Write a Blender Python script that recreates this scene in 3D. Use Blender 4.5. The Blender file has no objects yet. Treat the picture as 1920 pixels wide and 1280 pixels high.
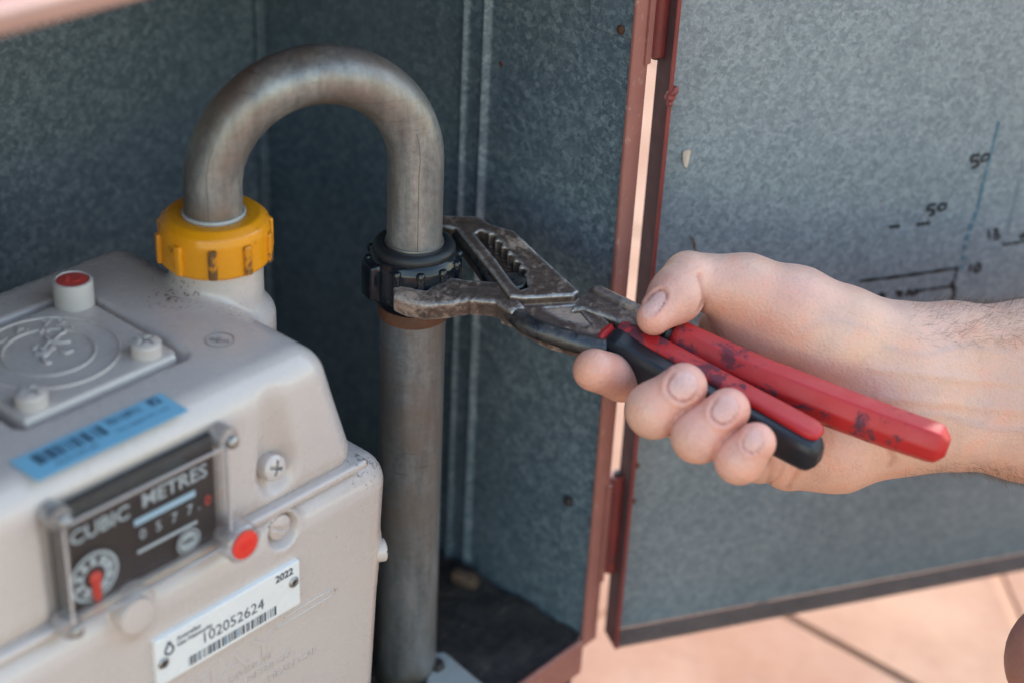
import bpy, bmesh, math, random
import numpy as np
from mathutils import Vector, Matrix
random.seed(7); rng = np.random.RandomState(7)
scene = bpy.context.scene
# ------------------------------------------------------------------ units and frames
# Drawing units are millimetre-like; S turns them into metres. World frame: x right, y away, z up, origin at the black nut.
# Cabinet frame: u along the back wall, v out of the cabinet front, w up.
S = 0.00088; GROUND = -300.0; ZOFF = -GROUND
F = 3200.0; PITCH = math.radians(30); ROLL = math.radians(3); AZ = math.radians(49.5)
_f = np.array([0, math.cos(PITCH), -math.sin(PITCH)]); _r = np.array([1., 0, 0]); _u = np.cross(_r, _f)
CR = math.cos(ROLL)*_r + math.sin(ROLL)*_u; CU = -math.sin(ROLL)*_r + math.cos(ROLL)*_u; CF = _f
M = np.array([[math.cos(AZ), math.sin(AZ), 0], [math.sin(AZ), -math.cos(AZ), 0], [0, 0, 1.]])
def ray(px, py): return CF + CR*((px-960)/F) - CU*((py-640)/F)
CAM = -ray(776, 500)*700
def un(px, py, axis, val):                       # picture measurement -> point on a plane of the cabinet frame
    d = M@ray(px, py); c = M@CAM; return c + d*((val-c[axis])/d[axis])
def atz(px, py, z): return CAM + ray(px, py)*z    # picture measurement + distance -> world point
def project(P):                                  # world points (N,3) -> px, py, depth
    w = np.asarray(P)-CAM; z = w@CF
    return 960+F*(w@CR)/z, 640-F*(w@CU)/z, z
def toM(P):                                      # world mm -> metres, ground at z = 0
    P = np.asarray(P, float).reshape(-1, 3).copy(); P[:, 2] += ZOFF; return P*S
def uvw(P): return np.asarray(P, float).reshape(-1, 3)@M   # cabinet frame -> world mm
# ------------------------------------------------------------------ camera, sky, sun, exposure
cd = bpy.data.cameras.new('camera'); cam = bpy.data.objects.new('camera', cd); scene.collection.objects.link(cam)
cd.sensor_width = 36; cd.lens = F*36/1920; cd.clip_start = 0.01; cd.clip_end = 200
cam.matrix_world = Matrix(((CR[0], CU[0], -CF[0], 0), (CR[1], CU[1], -CF[1], 0), (CR[2], CU[2], -CF[2], 0), (0, 0, 0, 1)))
cam.matrix_world.translation = Vector(toM(CAM)[0])
cd.dof.use_dof = True; cd.dof.focus_distance = 0.685*S*1000; cd.dof.aperture_fstop = 5.0; cd.dof.aperture_blades = 8
scene.camera = cam
SUN_AZ, SUN_EL = math.radians(63), math.radians(36)
world = bpy.data.worlds.new('World'); scene.world = world; world.use_nodes = True
nt = world.node_tree; bg = nt.nodes['Background']; sky = nt.nodes.new('ShaderNodeTexSky')
sky.sky_type = 'NISHITA'; sky.sun_disc = False; sky.sun_elevation = SUN_EL; sky.sun_rotation = math.pi/2-SUN_AZ
sky.air_density = 1.7; sky.dust_density = 1.0; sky.ozone_density = 0.5
nt.links.new(sky.outputs[0], bg.inputs[0]); bg.inputs[1].default_value = 0.15
sl = bpy.data.lights.new('sun', 'SUN'); sl.energy = 2.0; sl.angle = math.radians(0.5); sl.color = (1, .95, .88)
sun = bpy.data.objects.new('sun', sl); scene.collection.objects.link(sun)
sd = Vector((math.cos(SUN_AZ)*math.cos(SUN_EL), math.sin(SUN_AZ)*math.cos(SUN_EL), math.sin(SUN_EL)))
sun.rotation_euler = (-sd).to_track_quat('-Z', 'Y').to_euler()
vs = scene.view_settings; vs.view_transform = 'Standard'; vs.look = 'None'; vs.gamma = 1; vs.exposure = 1.58
scene.cycles.use_denoising = True
cy = scene.cycles; cy.max_bounces = 7; cy.diffuse_bounces = 4; cy.glossy_bounces = 3; cy.transmission_bounces = 6; cy.caustics_reflective = False; cy.caustics_refractive = False
cy.use_adaptive_sampling = True; cy.adaptive_threshold = 0.015
# ------------------------------------------------------------------ materials
MATS = {}
class NG:
    def __init__(s, name):
        s.m = bpy.data.materials.new(name); s.m.use_nodes = True; s.t = s.m.node_tree; s.b = s.t.nodes['Principled BSDF']; MATS[name] = s.m
        s.co = s.t.nodes.new('ShaderNodeTexCoord').outputs['Object']
    def n(s, typ, **k):
        n = s.t.nodes.new(typ)
        for a, v in k.items():
            if hasattr(n, a): setattr(n, a, v)
            else: n.inputs[a.replace('_', ' ')].default_value = v
        return n
    def l(s, a, b): s.t.links.new(a, b)
    def scaled(s, x, y, z):
        mp = s.n('ShaderNodeMapping'); mp.inputs['Scale'].default_value = (x, y, z); s.l(s.co, mp.inputs[0]); return mp.outputs[0]
    def noise(s, scale, detail=4, rough=.55, vec=None, dist=0.):
        n = s.n('ShaderNodeTexNoise'); n.inputs['Scale'].default_value = scale; n.inputs['Detail'].default_value = detail
        n.inputs['Roughness'].default_value = rough; n.inputs['Distortion'].default_value = dist; s.l(vec or s.co, n.inputs['Vector']); return n.outputs['Fac']
    def voro(s, scale, out='Color', feature='F1', vec=None, rnd=1.):
        n = s.n('ShaderNodeTexVoronoi'); n.feature = feature; n.inputs['Scale'].default_value = scale; n.inputs['Randomness'].default_value = rnd
        s.l(vec or s.co, n.inputs['Vector'])
        if out == 'Color':
            sc_ = s.n('ShaderNodeSeparateColor'); s.l(n.outputs['Color'], sc_.inputs[0]); return sc_.outputs[0]
        return n.outputs[out]
    def ramp(s, fac, stops):
        r = s.n('ShaderNodeValToRGB'); e = r.color_ramp.elements
        while len(e) < len(stops): e.new(.5)
        for i, (p, c) in enumerate(stops):
            e[i].position = p; e[i].color = (*c, 1) if isinstance(c, (tuple, list)) else (c, c, c, 1)
        s.l(fac, r.inputs[0]); return r.outputs[0]
    def mix(s, fac, a, b, mode='MIX'):
        m = s.n('ShaderNodeMix'); m.data_type = 'RGBA'; m.blend_type = mode
        for i, v in ((0, fac), (6, a), (7, b)):
            sock = m.inputs[i]
            if isinstance(v, (int, float)): sock.default_value = v if i == 0 else (v, v, v, 1)
            elif isinstance(v, tuple): sock.default_value = (*v, 1)
            else: s.l(v, sock)
        return m.outputs[2]
    def math(s, op, a, b=0.):
        m = s.n('ShaderNodeMath'); m.operation = op
        for i, v in enumerate((a, b)):
            if isinstance(v, (int, float)): m.inputs[i].default_value = v
            else: s.l(v, m.inputs[i])
        return m.outputs[0]
    def bump(s, h, strength=.3, dist=.001, prev=None):
        b = s.n('ShaderNodeBump'); b.inputs['Strength'].default_value = strength; b.inputs['Distance'].default_value = dist
        s.l(h, b.inputs['Height'])
        if prev is not None: s.l(prev, b.inputs['Normal'])
        s.l(b.outputs[0], s.b.inputs['Normal']); return b.outputs[0]
    def out(s, col=None, rough=None, metal=None, spec=None, **k):
        for nm, v in (('Base Color', col), ('Roughness', rough), ('Metallic', metal), ('Specular IOR Level', spec), *[(a.replace('_', ' '), v) for a, v in k.items()]):
            if v is None: continue
            if isinstance(v, tuple): s.b.inputs[nm].default_value = (*v, 1) if s.b.inputs[nm].type == 'RGBA' else v
            elif isinstance(v, (int, float)): s.b.inputs[nm].default_value = v
            else: s.l(v, s.b.inputs[nm])
        return s.m
def galv(name, lo, mid, hi, metal=.55, r0=.42, r1=.62, sc=330):
    g = NG(name)
    dis = g.n('ShaderNodeTexNoise'); dis.inputs['Scale'].default_value = 420; dis.inputs['Detail'].default_value = 2; g.l(g.co, dis.inputs['Vector'])
    vm = g.n('ShaderNodeVectorMath'); vm.operation = 'MULTIPLY_ADD'; g.l(dis.outputs['Color'], vm.inputs[0]); vm.inputs[1].default_value = (.004,)*3; g.l(g.co, vm.inputs[2])
    v1 = g.ramp(g.voro(sc, 'Color', vec=vm.outputs[0]), [(0, 0.), (1, 1.)]); v2 = g.ramp(g.voro(sc*2.3, 'Color', vec=vm.outputs[0]), [(0, 0.), (1, 1.)])
    sp = g.mix(.45, v1, v2); big = g.noise(14, 4, .6)
    f = g.math('ADD', g.math('MULTIPLY', sp, .72), g.math('MULTIPLY', big, .36))
    col = g.ramp(f, [(.2, lo), (.52, mid), (.86, hi)])
    stain = g.ramp(g.noise(34, 6, .7), [(.64, 0.), (.76, 1.)])
    col = g.mix(g.math('MULTIPLY', stain, .25), col, (.2, .17, .15))
    rs = g.ramp(g.voro(60, 'Distance'), [(0.02, 1.), (.035, 0.)]); rs = g.math('MULTIPLY', rs, g.ramp(g.noise(22, 1), [(.62, 0.), (.66, 1.)]))
    col = g.mix(rs, col, (.22, .09, .03))
    ro = g.math('ADD', g.math('MULTIPLY', sp, r1-r0), r0)
    pale = g.ramp(g.noise(9, 5, .65, g.scaled(1, 1, .6)), [(.52, 0.), (.72, 1.)]); col = g.mix(g.math('MULTIPLY', pale, .35), col, hi)
    scr = g.ramp(g.noise(55, 3, .6, g.scaled(1, 1, 14)), [(.70, 0.), (.74, 1.)]); col = g.mix(g.math('MULTIPLY', scr, .2), col, lo)
    b = g.bump(g.mix(.5, sp, g.noise(900, 2)), .12, .0006); g.bump(g.noise(7, 2), .35, .012, b)
    return g.out(col, ro, metal)
galv('galvanised_door', (.155, .205, .245), (.23, .285, .33), (.34, .40, .44), metal=.45, sc=600)
galv('galvanised_inside', (.125, .185, .24), (.19, .265, .325), (.335, .43, .50), metal=.5, r0=.36, r1=.54, sc=450)
def paint(name, c, c2, rough=.45, bumpy=.08, metal=0., fleck=None):
    g = NG(name); n = g.noise(60, 6, .65); col = g.mix(g.ramp(n, [(.35, 0.), (.7, 1.)]), c, c2)
    if fleck: col = g.mix(g.ramp(g.noise(260, 5, .7), [(.6, 0.), (.68, 1.)]), col, fleck)
    g.bump(g.noise(700, 3), bumpy, .0008)
    return g.out(col, g.ramp(g.noise(90, 4), [(.3, max(rough-.1, .05)), (.7, rough+.12)]), metal)
paint('brown_frame', (.34, .135, .11), (.28, .11, .092), .42, fleck=(.42, .24, .19))
paint('brown_flange', (.075, .024, .024), (.055, .02, .022), .85)  # frame brown darkened: shade on the door's edge return put into the colour
paint('hinge_red', (.25, .045, .04), (.17, .035, .035), .4, fleck=(.09, .05, .05))
paint('dirty_flange', (.27, .175, .135), (.18, .115, .09), .85, fleck=(.33, .24, .19))
paint('roof_lip_lit', (.46, .27, .22), (.40, .23, .19), .5)  # frame brown made paler and pinker: light on the lip put into the colour
paint('rust', (.15, .06, .03), (.075, .036, .024), .7, .5)
paint('black_rubber', (.012, .014, .018), (.022, .024, .028), .42, .15)
paint('steel_screw', (.42, .40, .38), (.30, .28, .26), .35, .1, .8)
paint('bracket_grey', (.5, .52, .53), (.38, .38, .37), .5, .2)
paint('seam_grey', (.10, .092, .085), (.16, .15, .14), .6, .2)
paint('dark_bolt', (.05, .04, .04), (.03, .025, .025), .6, .2)
paint('white_plate', (.80, .81, .80), (.76, .77, .77), .3, .02)
paint('ink', (.02, .035, .065), (.03, .045, .075), .5, .0)
paint('ink_faded', (.10, .20, .30), (.07, .15, .24), .5, .0)
paint('stamp_ink', (.16, .15, .16), (.22, .2, .2), .5, .0)
paint('marker_ink', (.006, .008, .012), (.02, .025, .03), .5, .0)
paint('marker_faint', (.10, .15, .18), (.22, .28, .31), .5, .0)
paint('marker_blue', (.03, .12, .18), (.10, .20, .26), .4, .0)
paint('blue_sticker', (.20, .46, .63), (.23, .49, .65), .4, .02)
paint('dial_black', (.020, .019, .021), (.026, .024, .026), .5, .0)
paint('dial_white', (.55, .62, .65), (.48, .55, .6), .5, .0)
paint('dial_blue', (.45, .66, .82), (.45, .66, .82), .5, .0)
paint('dial_red', (.78, .06, .035), (.72, .05, .03), .5, .0)
paint('seal_red', (.66, .07, .055), (.58, .06, .05), .45, .08)
paint('seal_red_bright', (.80, .05, .035), (.74, .05, .035), .4, .05)
paint('seal_body', (.56, .52, .50), (.52, .48, .46), .5, .05)
paint('paint_chip', (.66, .55, .47), (.55, .45, .38), .7, .2)
paint('dry_chip', (.2, .12, .08), (.12, .08, .06), .8, .4)
def rim_mat():
    g = NG('clear_rim'); return g.out((.70, .71, .72), .1, 0., .6, Transmission_Weight=.55, Coat_Weight=.6)
rim_mat()
WF_ = -218.
def meter_paint():
    g = NG('meter_paint')
    col = g.mix(g.ramp(g.noise(18, 4), [(.35, 0.), (.7, 1.)]), (.585, .515, .48), (.555, .485, .45))
    d1 = g.ramp(g.noise(420, 3, .6), [(.69, 0.), (.74, 1.)]); d2 = g.ramp(g.noise(20, 3), [(.42, 0.), (.68, 1.)])
    col = g.mix(g.math('MULTIPLY', g.math('MULTIPLY', d1, d2), .35), col, (.17, .11, .08))
    sp = g.ramp(g.voro(130, 'Distance'), [(.05, 1.), (.075, 0.)]); sp = g.math('MULTIPLY', sp, g.ramp(g.noise(47, 2), [(.57, 0.), (.62, 1.)]))
    col = g.mix(g.math('MULTIPLY', sp, .5), col, (.14, .10, .08))
    def spot(pt, rad, amt, c3, sc):                       # rust and grit that has collected at one place on the casting
        nonlocal col
        d = g.n('ShaderNodeVectorMath'); d.operation = 'DISTANCE'; g.l(g.co, d.inputs[0]); d.inputs[1].default_value = pt
        m = g.math('MULTIPLY', g.ramp(g.math('DIVIDE', d.outputs['Value'], rad), [(0., 1.), (1., 0.)]), amt); k = g.ramp(g.math('ADD', g.noise(sc, 4, .7), g.math('MULTIPLY', m, .17)), [(.66, 0.), (.72, 1.)]); col = g.mix(g.math('MULTIPLY', g.math('MULTIPLY', k, .85), g.ramp(m, [(.02, 0.), (.35, 1.)])), col, c3)
    off = toM(uvw((-155, -25, WF_)))[0]
    for p, r_, c3, sc in (((-97, -32, 9), .014, (.14, .06, .03), 620), ((-84, -10, 9), .012, (.16, .09, .06), 700), ((-60, 36, -47), .016, (.13, .085, .06), 500)): spot(tuple(toM(uvw(p))[0]-off), r_, 1., c3, sc)
    g.bump(g.noise(700, 2, .5), .07, .0009)
    return g.out(col, g.ramp(g.noise(120, 4), [(.3, .2), (.7, .36)]), 0., .5, Coat_Weight=.25, Coat_Roughness=.12)
meter_paint()
def pipe_mat(name, a, b, c, warm):
    g = NG(name); st = g.noise(70, 6, .7, g.scaled(2.2, 2.2, .45)); fine = g.noise(420, 5, .7); bl = g.noise(26, 5, .65)
    col = g.ramp(g.math('ADD', g.math('MULTIPLY', st, .65), g.math('MULTIPLY', fine, .35)), [(.33, a), (.5, b), (.68, c)])
    col = g.mix(g.math('MULTIPLY', g.ramp(bl, [(.46, 0.), (.62, 1.)]), .7), col, warm)
    col = g.mix(g.ramp(g.noise(300, 6, .8), [(.66, 0.), (.72, 1.)]), col, (.10, .055, .03))
    scr = g.math('MULTIPLY', g.ramp(g.noise(90, 4, .8, g.scaled(.5, .5, 9)), [(.60, 0.), (.66, 1.)]), g.ramp(g.noise(30, 3), [(.45, 0.), (.6, 1.)])); col = g.mix(g.math('MULTIPLY', scr, .55), col, (.08, .06, .05))
    g.bump(g.mix(.5, fine, st), .22, .0008)
    return g.out(col, g.ramp(fine, [(.3, .34), (.7, .55)]), .6)
pipe_mat('bend_zinc', (.14, .15, .155), (.27, .275, .275), (.44, .44, .43), (.25, .19, .155))
pipe_mat('riser_zinc', (.12, .14, .155), (.22, .24, .255), (.33, .35, .355), (.21, .175, .15))
def worn(name, c, c2, dirt, lo, hi, rough=.3, sc=110, spec=.5):
    g = NG(name); col = g.mix(g.noise(30, 3), c, c2)
    d = g.ramp(g.noise(sc, 6, .72, dist=.4), [(lo, 0.), (hi, 1.)]); col = g.mix(d, col, dirt)
    col = g.mix(g.math('MULTIPLY', g.ramp(g.noise(22, 4), [(.45, 0.), (.75, 1.)]), .3), col, tuple(x*.55 for x in c))
    g.bump(g.noise(380, 4), .1, .0008)
    return g.out(col, g.math('ADD', g.math('MULTIPLY', d, .35), g.ramp(g.noise(150, 3), [(.3, rough-.08), (.7, rough+.1)])), 0., spec)
worn('yellow_plastic', (.84, .335, .008), (.78, .30, .008), (.13, .07, .02), .635, .70, .26)
worn('yellow_worn', (.74, .28, .01), (.62, .23, .012), (.09, .05, .025), .49, .56, .35, 150)
worn('black_plastic', (.007, .010, .015), (.011, .015, .022), (.08, .065, .055), .64, .72, .15, 90)
worn('red_grip', (.56, .022, .022), (.46, .02, .022), (.11, .03, .045), .555, .60, .45, 48)
worn('black_grip', (.010, .012, .018), (.015, .018, .024), (.05, .045, .045), .66, .74, .38, 120)
def edge_wear(g, lo=.52, hi=.58):
    ge = g.n('ShaderNodeNewGeometry'); return g.ramp(ge.outputs['Pointiness'], [(lo, 0.), (hi, 1.)])
def tool_steel(name, dark, mid, dust, d0, d1):
    g = NG(name); n = g.noise(55, 4, .6); f = g.noise(420, 5, .75, dist=.4); st = g.noise(160, 4, .7, g.scaled(1, 3, 1))
    col = g.mix(g.ramp(g.math('ADD', g.math('MULTIPLY', f, .5), g.math('MULTIPLY', st, .5)), [(.36, 0.), (.62, 1.)]), dark, mid)
    dm = g.ramp(g.math('ADD', g.math('MULTIPLY', n, .55), g.math('MULTIPLY', f, .45)), [(d0, 0.), (d1, 1.)]); col = g.mix(dm, col, dust)
    w = g.math('MULTIPLY', edge_wear(g, .505, .55), g.ramp(f, [(.35, .25), (.6, 1.)])); col = g.mix(w, col, (.44, .42, .40))
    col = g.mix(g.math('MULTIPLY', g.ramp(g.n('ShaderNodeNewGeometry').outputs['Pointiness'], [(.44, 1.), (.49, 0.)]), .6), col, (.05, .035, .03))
    g.bump(g.mix(.5, st, f), .3, .0006)
    return g.out(col, g.math('ADD', g.math('MULTIPLY', dm, .35), .36), g.math('SUBTRACT', .6, g.math('MULTIPLY', dm, .55)))
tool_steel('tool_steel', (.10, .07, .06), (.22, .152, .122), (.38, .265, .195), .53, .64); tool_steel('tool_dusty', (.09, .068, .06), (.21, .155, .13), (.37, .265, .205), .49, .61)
def tool_bright():
    g = NG('tool_dark'); n = g.noise(120, 6, .7)
    col = g.ramp(n, [(.42, (.06, .065, .072)), (.6, (.13, .12, .115)), (.72, (.34, .25, .19))]); g.bump(g.noise(500, 5), .25, .0008)
    return g.out(col, g.ramp(n, [(.4, .25), (.65, .6)]), .8)
tool_bright()
paint('rust_dust', (.46, .33, .255), (.27, .185, .145), .9, .7, fleck=(.10, .08, .07))
def glass():
    g = NG('clear_cover'); t = g.t; tr = g.n('ShaderNodeBsdfTransparent'); gl = g.n('ShaderNodeBsdfGlossy'); mx = g.n('ShaderNodeMixShader'); lw = g.n('ShaderNodeLayerWeight')
    tr.inputs[0].default_value = (.96, .965, .965, 1); gl.inputs['Roughness'].default_value = .05; lw.inputs[0].default_value = .5
    g.l(g.math('ADD', g.math('MULTIPLY', g.math('POWER', lw.outputs['Facing'], 3.), .8), .04), mx.inputs[0]); g.l(tr.outputs[0], mx.inputs[1]); g.l(gl.outputs[0], mx.inputs[2]); t.nodes.remove(g.b)
    g.l(mx.outputs[0], next(n for n in t.nodes if n.type == 'OUTPUT_MATERIAL').inputs[0])
glass()
def boss_mat():
    g = NG('clear_boss'); t = g.t; tr = g.n('ShaderNodeBsdfTransparent'); gl = g.n('ShaderNodeBsdfGlossy'); df = g.n('ShaderNodeBsdfDiffuse'); m1 = g.n('ShaderNodeMixShader'); m2 = g.n('ShaderNodeMixShader'); lw = g.n('ShaderNodeLayerWeight')
    tr.inputs[0].default_value = (.84, .84, .85, 1); gl.inputs['Roughness'].default_value = .12; df.inputs[0].default_value = (.7, .68, .67, 1); lw.inputs[0].default_value = .5
    m1.inputs[0].default_value = .22; g.l(tr.outputs[0], m1.inputs[1]); g.l(df.outputs[0], m1.inputs[2])
    g.l(g.math('ADD', g.math('MULTIPLY', g.math('POWER', lw.outputs['Facing'], 2.), .75), .10), m2.inputs[0]); g.l(m1.outputs[0], m2.inputs[1]); g.l(gl.outputs[0], m2.inputs[2]); t.nodes.remove(g.b)
    g.l(m2.outputs[0], next(n for n in t.nodes if n.type == 'OUTPUT_MATERIAL').inputs[0])
boss_mat()
def slab(name, c, c2):
    g = NG(name); col = g.mix(g.ramp(g.noise(9, 6, .65), [(.38, 0.), (.62, 1.)]), c, c2); col = g.mix(g.math('MULTIPLY', g.ramp(g.noise(70, 6, .75), [(.5, 0.), (.7, 1.)]), .35), col, (.2, .1, .07))
    g.bump(g.noise(150, 5), .2, .002); return g.out(col, .75)
slab('slab_a', (.28, .135, .082), (.36, .205, .135)); slab('slab_b', (.38, .235, .16), (.30, .16, .105)); slab('slab_c', (.27, .12, .07), (.34, .19, .13))
slab('mortar', (.40, .215, .13), (.33, .19, .125))
def dirt_mat():
    g = NG('dirt'); col = g.ramp(g.noise(160, 6, .7), [(.35, (.03, .026, .027)), (.6, (.065, .052, .046)), (.75, (.11, .085, .07))])
    g.bump(g.noise(300, 6), .8, .003); return g.out(col, .95)
dirt_mat()
def skin():
    g = NG('skin'); at = g.n('ShaderNodeVertexColor'); at.layer_name = 'tint'
    mot = g.ramp(g.noise(95, 5, .65), [(.3, (.89, .88, .90)), (.5, (1., 1., 1.)), (.7, (1.08, .94, .90))])
    col = g.mix(1., at.outputs['Color'], mot, 'MULTIPLY'); mot2 = g.ramp(g.noise(28, 3, .6), [(.32, (1.02, .98, .90)), (.5, (1., 1., 1.)), (.68, (1.0, .92, .91))]); col = g.mix(1., col, mot2, 'MULTIPLY')
    col = g.mix(g.math('MULTIPLY', g.ramp(g.noise(900, 3, .7), [(.55, 0.), (.7, 1.)]), .22), col, (.34, .16, .11))
    v = g.voro(900, 'Distance'); b = g.bump(v, .28, .0006); b2 = g.bump(g.noise(240, 4, .7), .22, .0012, b)
    g.b.subsurface_method = 'RANDOM_WALK'
    return g.out(col, g.ramp(g.noise(200, 3), [(.3, .36), (.7, .52)]), 0., .5, Subsurface_Weight=.12, Subsurface_Radius=(.006, .0025, .0015), Subsurface_Scale=.4)
skin()
paint('hair_brown', (.16, .08, .045), (.11, .055, .03), .5, 0.)
# ------------------------------------------------------------------ mesh helpers
def empty(name, base_mm, label, cat, group=None):
    o = bpy.data.objects.new(name, None); scene.collection.objects.link(o); o.location = Vector(toM(base_mm)[0])
    o.empty_display_size = .02; o['label'] = label; o['category'] = cat
    if group: o['group'] = group
    return o
def root_of(o):
    p = Vector((0, 0, 0))
    while o is not None: p += o.location; o = o.parent
    return p
def mesh(name, V, Fc, mat, parent=None, smooth=True, base=None, angle=None):
    """V are world-mm points; the object's own origin is its parent's origin (or `base`)."""
    off = root_of(parent) if parent is not None else (Vector(toM(base)[0]) if base is not None else Vector((0, 0, 0)))
    P = toM(V) - np.array(off)
    me = bpy.data.meshes.new(name); me.from_pydata([tuple(p) for p in P], [], [tuple(f) for f in Fc] if not isinstance(Fc, np.ndarray) else Fc.tolist())
    me.update(); me.materials.append(MATS[mat])
    if smooth: me.polygons.foreach_set('use_smooth', [True]*len(me.polygons))
    o = bpy.data.objects.new(name, me); scene.collection.objects.link(o); o.parent = parent
    if parent is None: o.location = off
    if angle is not None: me.set_sharp_from_angle(angle=math.radians(angle))
    return o
BOXF = [(0, 1, 3, 2), (4, 6, 7, 5), (0, 4, 5, 1), (2, 3, 7, 6), (0, 2, 6, 4), (1, 5, 7, 3)]
def boxgeo(lo, hi, bev=0., seg=1):
    bm = bmesh.new(); vs_ = [bm.verts.new((x, y, z)) for x in (lo[0], hi[0]) for y in (lo[1], hi[1]) for z in (lo[2], hi[2])]
    for f in BOXF: bm.faces.new([vs_[i] for i in f])
    bmesh.ops.recalc_face_normals(bm, faces=bm.faces)
    if bev > 0: bmesh.ops.bevel(bm, geom=bm.edges[:], offset=bev, segments=seg, profile=.6, affect='EDGES')
    bm.verts.index_update(); V = np.array([v.co for v in bm.verts]); Fc = [[v.index for v in f.verts] for f in bm.faces]; bm.free(); return V, Fc
ID = lambda P: np.asarray(P, float)
def box(name, lo, hi, mat, parent, fr=uvw, bev=.3, seg=1, smooth=False):
    V, Fc = boxgeo(np.minimum(lo, hi), np.maximum(lo, hi), bev, seg); return mesh(name, fr(V), Fc, mat, parent, smooth)
def frame(o, X, Y, Z):                           # local coordinates -> world mm
    o = np.asarray(o, float); B = np.array([X, Y, Z], float); B /= np.linalg.norm(B, axis=1)[:, None]
    return lambda P: np.asarray(P, float).reshape(-1, 3)@B + o
EU, EV, EW = M[0], M[1], M[2]
def lathe(name, prof, mat, parent, fr, n=48, angle=35, base=None):
    V = []; Fc = []
    for r, h in prof:
        for i in range(n): a = 2*math.pi*i/n; V.append((r*math.cos(a), r*math.sin(a), h))
    m = len(prof)
    for j in range(m-1):
        for i in range(n): k = (i+1) % n; Fc.append((j*n+i, j*n+k, (j+1)*n+k, (j+1)*n+i))
    Fc.append(tuple(range(n))[::-1]); Fc.append(tuple((m-1)*n+i for i in range(n)))
    return mesh(name, fr(np.array(V)), Fc, mat, parent, True, base, angle)
def polyline_frames(P):
    P = np.asarray(P, float); T = np.gradient(P, axis=0); T /= np.linalg.norm(T, axis=1)[:, None]; return P, T
def tube(P, r, n=24, ref=(0, 0, 1.), cap=True):
    P, T = polyline_frames(P); r = np.broadcast_to(r, len(P)); V = []; Fc = []
    ref = np.asarray(ref, float); N = ref-(T[0]@ref)*T[0]; N /= np.linalg.norm(N)
    for i in range(len(P)):
        N = N-(N@T[i])*T[i]; N /= np.linalg.norm(N); B = np.cross(T[i], N)
        for k in range(n): a = 2*math.pi*k/n; V.append(P[i]+r[i]*(math.cos(a)*N+math.sin(a)*B))
    for i in range(len(P)-1):
        for k in range(n): q = (k+1) % n; Fc.append((i*n+k, i*n+q, (i+1)*n+q, (i+1)*n+k))
    if cap: Fc.append(tuple(range(n))[::-1]); Fc.append(tuple((len(P)-1)*n+k for k in range(n)))
    return np.array(V), Fc
def smooth_path(P, n=24):                        # Catmull-Rom through points
    P = np.asarray(P, float); Q = np.vstack([2*P[0]-P[1], P, 2*P[-1]-P[-2]]); out = []
    for i in range(1, len(Q)-2):
        for t in np.linspace(0, 1, n, endpoint=False):
            a, b, c, d = Q[i-1:i+3]; out.append(.5*((2*b)+(c-a)*t+(2*a-5*b+4*c-d)*t*t+(3*b-a-3*c+d)*t**3))
    return np.array(out+[P[-1]])
def text(name, s, size, mat, parent, o, X, Y, depth=.15, align='CENTER', xs=1., bold=0.):
    cu = bpy.data.curves.new('t', 'FONT'); cu.body = s; cu.size = size; cu.align_x = align; cu.align_y = 'CENTER'; cu.extrude = depth; cu.offset = bold; cu.resolution_u = 3
    ob = bpy.data.objects.new('t', cu); scene.collection.objects.link(ob); bpy.context.view_layer.update()
    me = ob.evaluated_get(bpy.context.evaluated_depsgraph_get()).to_mesh()
    V = np.array([v.co for v in me.vertices]) if len(me.vertices) else np.zeros((0, 3)); Fc = [list(p.vertices) for p in me.polygons]
    ob.to_mesh_clear(); bpy.data.objects.remove(ob); bpy.data.curves.remove(cu); V[:, 0] *= xs
    return mesh(name, frame(o, X, Y, np.cross(X, Y))(V), Fc, mat, parent, False)
# ---- signed distance modelling: shapes are functions of points (N,3), meshed with surface nets
def smin(a, b, k):
    if k <= 0: return np.minimum(a, b)
    h = np.clip(.5+.5*(b-a)/k, 0, 1); return b*(1-h)+a*h-k*h*(1-h)
def smax(a, b, k): return -smin(-a, -b, k)
def rbox(P, c, hs, r):
    q = np.abs(P-np.asarray(c, float))-(np.asarray(hs, float)-r); return np.linalg.norm(np.maximum(q, 0), axis=1)+np.minimum(q.max(1), 0)-r
def cone(P, a, b, ra, rb):
    a = np.asarray(a, float); b = np.asarray(b, float); ab = b-a; L2 = ab@ab; t = np.clip(((P-a)@ab)/L2, 0, 1)
    return np.linalg.norm(P-a-t[:, None]*ab, axis=1)-(ra+(rb-ra)*t)
def cylz(P, c, r, z0, z1, rd=1.):
    d = np.stack([np.hypot(P[:, 0]-c[0], P[:, 1]-c[1])-r+rd, np.abs(P[:, 2]-(z0+z1)/2)-(z1-z0)/2+rd], 1)
    return np.minimum(d.max(1), 0)+np.linalg.norm(np.maximum(d, 0), axis=1)-rd
def poly2(P, poly):                               # signed distance to a 2-D polygon
    p = np.asarray(poly, float); d = np.full(len(P), 1e18); s = np.ones(len(P)); n = len(p); X = P[:, 0]; Y = P[:, 1]
    for i in range(n):
        a = p[i]; b = p[i-1]; e = b-a; wx = X-a[0]; wy = Y-a[1]; t = np.clip((wx*e[0]+wy*e[1])/(e@e), 0, 1)
        d = np.minimum(d, (wx-e[0]*t)**2+(wy-e[1]*t)**2)
        c1 = Y >= a[1]; c2 = Y < b[1]; c3 = e[0]*wy > e[1]*wx; flip = (c1 & c2 & c3) | (~c1 & ~c2 & ~c3); s = np.where(flip, -s, s)
    return s*np.sqrt(d)
def prism(P, poly, z0, z1, rd):
    d = np.stack([poly2(P, poly)+rd, np.abs(P[:, 2]-(z0+z1)/2)-(z1-z0)/2+rd], 1)
    return np.minimum(d.max(1), 0)+np.linalg.norm(np.maximum(d, 0), axis=1)-rd
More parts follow.
